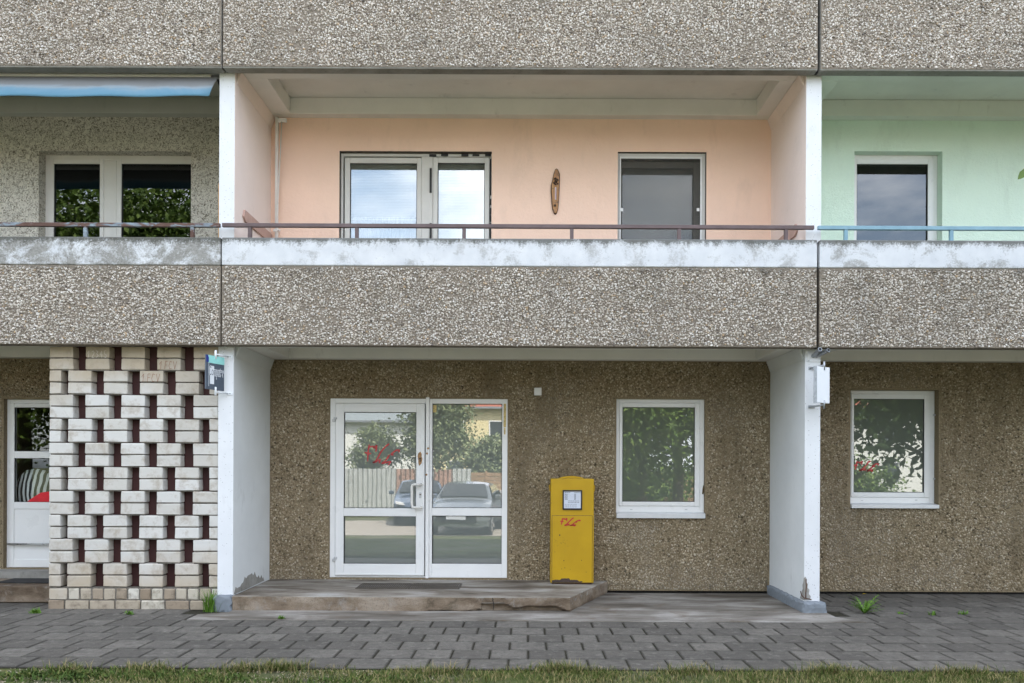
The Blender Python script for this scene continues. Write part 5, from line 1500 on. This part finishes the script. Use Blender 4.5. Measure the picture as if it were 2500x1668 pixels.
for i in range(14):
    MB().box(-3.0 + 1.0 * i, -2.9 + 1.0 * i, -.05, .05, 0, 1.75).build('post', [MT['fence_wood']], fe)
    for r_ in range(8): MB().box(-2.899 + 1.0 * i, -2.001 + 1.0 * i, -.012, .012, .08 + .2 * r_, .26 + .2 * r_).build('board', [MT['fence_wood']], fe)
fw = thing('white_picket_fence', 'white picket fence mirrored low in the far right window', 'fence', (13.5, -21, gz(-21)))
for i in range(34): MB().box(-3.3 + .2 * i, -3.19 + .2 * i, -.015, .015, .08, 1.0).build('picket', [MT['sign_white']], fw)
for z_ in (.25, .78): MB().box(-3.3, 3.5, -.05, -.016, z_, z_ + .09).build('rail', [MT['sign_white']], fw)

# houses
k = NT('red_roof_tiles', rough=.8); wv = k.n('TexWave'); wv.inputs['Scale'].default_value = 1.6; k.link(k.pos, wv.inputs['Vector'])
k.col(k.mix(.35, k.ramp(k.noise(3, 6), [(.3, (.30, .085, .05)), (.7, (.42, .13, .08))]), k.ramp(wv.outputs['Fac'], [(.3, (.16, .05, .03)), (.6, (.42, .13, .08))]))); MT['roof'] = k.mat
MT['roof_grey'] = plain('slate_grey_roof', (.22, .25, .26), .8)
MT['cream_wall'] = plain('cream_yellow_render', (.72, .62, .36), .9, var=.05, scale=2); MT['white_wall'] = plain('white_render', (.74, .74, .70), .9, var=.05, scale=2)
MT['house_glass'] = film_glass('house_window_glass', (.05, .06, .07), 1.5)
def house(label, x0, x1, y, depth, ze, rise, wall_m, cols, rows, z0=1.0, dz=2.8, roof=None):
    zb = gz(y); cx = (x0 + x1) / 2; w = x1 - x0
    h = thing('house', label, 'house', (cx, y, zb))
    MB().box(-w / 2, w / 2, -depth, 0, 0, ze).build('wall', [wall_m], h)
    MB().prism([(.5, ze - .1), (-depth / 2, ze + rise), (-depth - .5, ze - .1), (-depth / 2, ze + rise - .22)], 'x', -w / 2 - .4, w / 2 + .4).build('roof', [roof or MT['roof']], h)
    MB().prism([(.0, ze + .002), (-depth, ze + .002), (-depth / 2, ze + rise - .25)], 'x', -w / 2, w / 2).build('gable', [wall_m], h)
    MB().box(-w / 2 - .4, w / 2 + .4, .42, .55, ze - .22, ze - .08).build('gutter', [MT['galv']], h)
    for r_ in range(rows):
        for c_ in range(cols):
            x = -w / 2 + w * (c_ + .5) / cols; z = z0 + dz * r_
            f_ = MB().frame(x - .62, x + .62, z - .05, z + 1.4, .08, .08, .08, .08, -.02, .03).build('window', [MT['pvc']], h)
            pane('pane', x - .54, x + .54, z + .03, z + 1.32, -.0, MT['house_glass'], f_, .01)
house('white rendered house mirrored in the left door pane', -19, -7.8, -44, 9, 5.1, 3.4, MT['white_wall'], 2, 1, roof=MT['roof_grey'])
house('cream yellow house with red roof mirrored in the right door pane', -6.5, 8.5, -46, 9, 6.2, 3.6, MT['cream_wall'], 5, 2)
house('pale house with red roof mirrored in the far right window', 14, 30, -45, 9, 6.2, 4.5, MT['white_wall'], 5, 2)

# cars
MT['tyre'] = plain('black_tyre', (.012, .012, .012), .85); MT['rim'] = plain('alloy_rim', (.45, .46, .47), .3, .9)
MT['car_glass'] = film_glass('car_glass', (.02, .025, .028), 1.6); MT['lamp_clear'] = plain('clear_lamp', (.75, .78, .80), .15); MT['lamp_red'] = plain('red_lamp', (.45, .015, .015), .2)
def carpaint(name, col):
    k = NT(name, col, .25, .5, .25); k.b.inputs['Coat Weight'].default_value = .8; k.b.inputs['Coat Roughness'].default_value = .03
    k.col(k.ramp(k.noise(2, 3), [(.3, tuple(c * .95 for c in col)), (.7, col)])); return k.mat
def car(label, x, y, rz, col):
    """front towards local +y, length 4.4, width 1.8"""
    t = thing('parked_car', label, 'car', (x, y, gz(y) + .006), 'cars parked across the street'); t.rotation_euler = (0, 0, rz)
    pt = carpaint(label.split()[0] + '_car_paint', col)
    prof = [(2.18, .30), (2.22, .48), (2.18, .66), (2.05, .80), (1.55, .93), (1.05, 1.00), (.95, 1.03), (.30, 1.43), (-.2, 1.49), (-1.0, 1.47), (-1.55, 1.38), (-1.98, 1.02), (-2.12, .92), (-2.18, .60), (-2.14, .32)]
    def hw(z): return .87 if z < .95 else .87 - (z - .95) * .42
    V, Fs = [], []; N_ = 8
    for (yy, z) in prof:
        for i in range(N_ + 1):
            u = -1 + 2 * i / N_; w = hw(z); cv = (1 - abs(u) ** 3.0)
            V.append((u * w, yy - (.14 if yy > 1.5 else -.10 if yy < -1.8 else 0) * abs(u) ** 3, z - (.05 * (1 - cv) if z > .75 else 0)))
    for j in range(len(prof) - 1):
        for i in range(N_): Fs.append((j * (N_ + 1) + i, j * (N_ + 1) + i + 1, (j + 1) * (N_ + 1) + i + 1, (j + 1) * (N_ + 1) + i))
    n_ = N_ + 1
    Fs.append(tuple(j * n_ for j in range(len(prof)))); Fs.append(tuple(j * n_ + N_ for j in range(len(prof) - 1, -1, -1)))
    MB().add(V, Fs, 0, False).build('body', [pt], t, .03, 2)
    def gl(name, y0, z0, y1, z1, inset, off):
        w0, w1 = hw(z0) - inset, hw(z1) - inset
        MB().add([(-w0, y0, z0 + off), (w0, y0, z0 + off), (w1, y1, z1 + off), (-w1, y1, z1 + off)], [(0, 1, 2, 3)]).build(name, [MT['car_glass']], t)
    gl('windscreen', .93, 1.055, .34, 1.41, .10, .022); gl('rear_window', -1.95, 1.06, -1.58, 1.37, .12, .022)
    for s in (-1, 1):
        MB().add([(s * (hw(1.0) + .008), .75, 1.02), (s * (hw(1.0) + .008), -1.55, 1.02), (s * (hw(1.40) + .014), -1.25, 1.38), (s * (hw(1.40) + .014), .22, 1.38)], [(0, 1, 2, 3)]).build('side_window', [MT['car_glass']], t)
        MB().box(s * .89, s * 1.06, .62, .74, 1.0, 1.13).build('mirror', [pt], t, .03, 2)
        MB().prism([(s * .50, .70), (s * .80, .74), (s * .82, .84), (s * .56, .80)], 'y', 2.0, 2.17).build('headlight', [MT['lamp_clear']], t, .01)
        MB().prism([(s * .56, .80), (s * .84, .80), (s * .84, .95), (s * .60, .93)], 'y', -2.17, -2.02).build('tail_light', [MT['lamp_red']], t, .01)
        for yy in (1.35, -1.35):
            w_ = MB().tube([(s * .68, yy, .315), (s * .89, yy, .315)], .315, 20).build('wheel', [MT['tyre']], t)
            MB().tube([(s * .88, yy, .315), (s * .897, yy, .315)], .20, 14).build('rim', [MT['rim']], w_)
    MB().box(-.55, .55, 2.16, 2.235, .42, .60).build('grille', [MT['black_frame']], t, .02)
    MB().box(-.26, .26, 2.236, 2.245, .50, .60).build('number_plate', [MT['paper']], t)
    MB().box(-.26, .26, -2.20, -2.186, .62, .72).build('number_plate', [MT['paper']], t)
car('silver-grey car facing the block, mirrored in the glass door', -1.75, -13.4, R(4), (.17, .19, .20))
car('white car seen from behind, mirrored at the edge of the glass door', .2, -17.5, R(172), (.75, .76, .77))
car('blue car mirrored in front of the corrugated fence', -3.75, -17.8, R(-8), (.07, .10, .15))
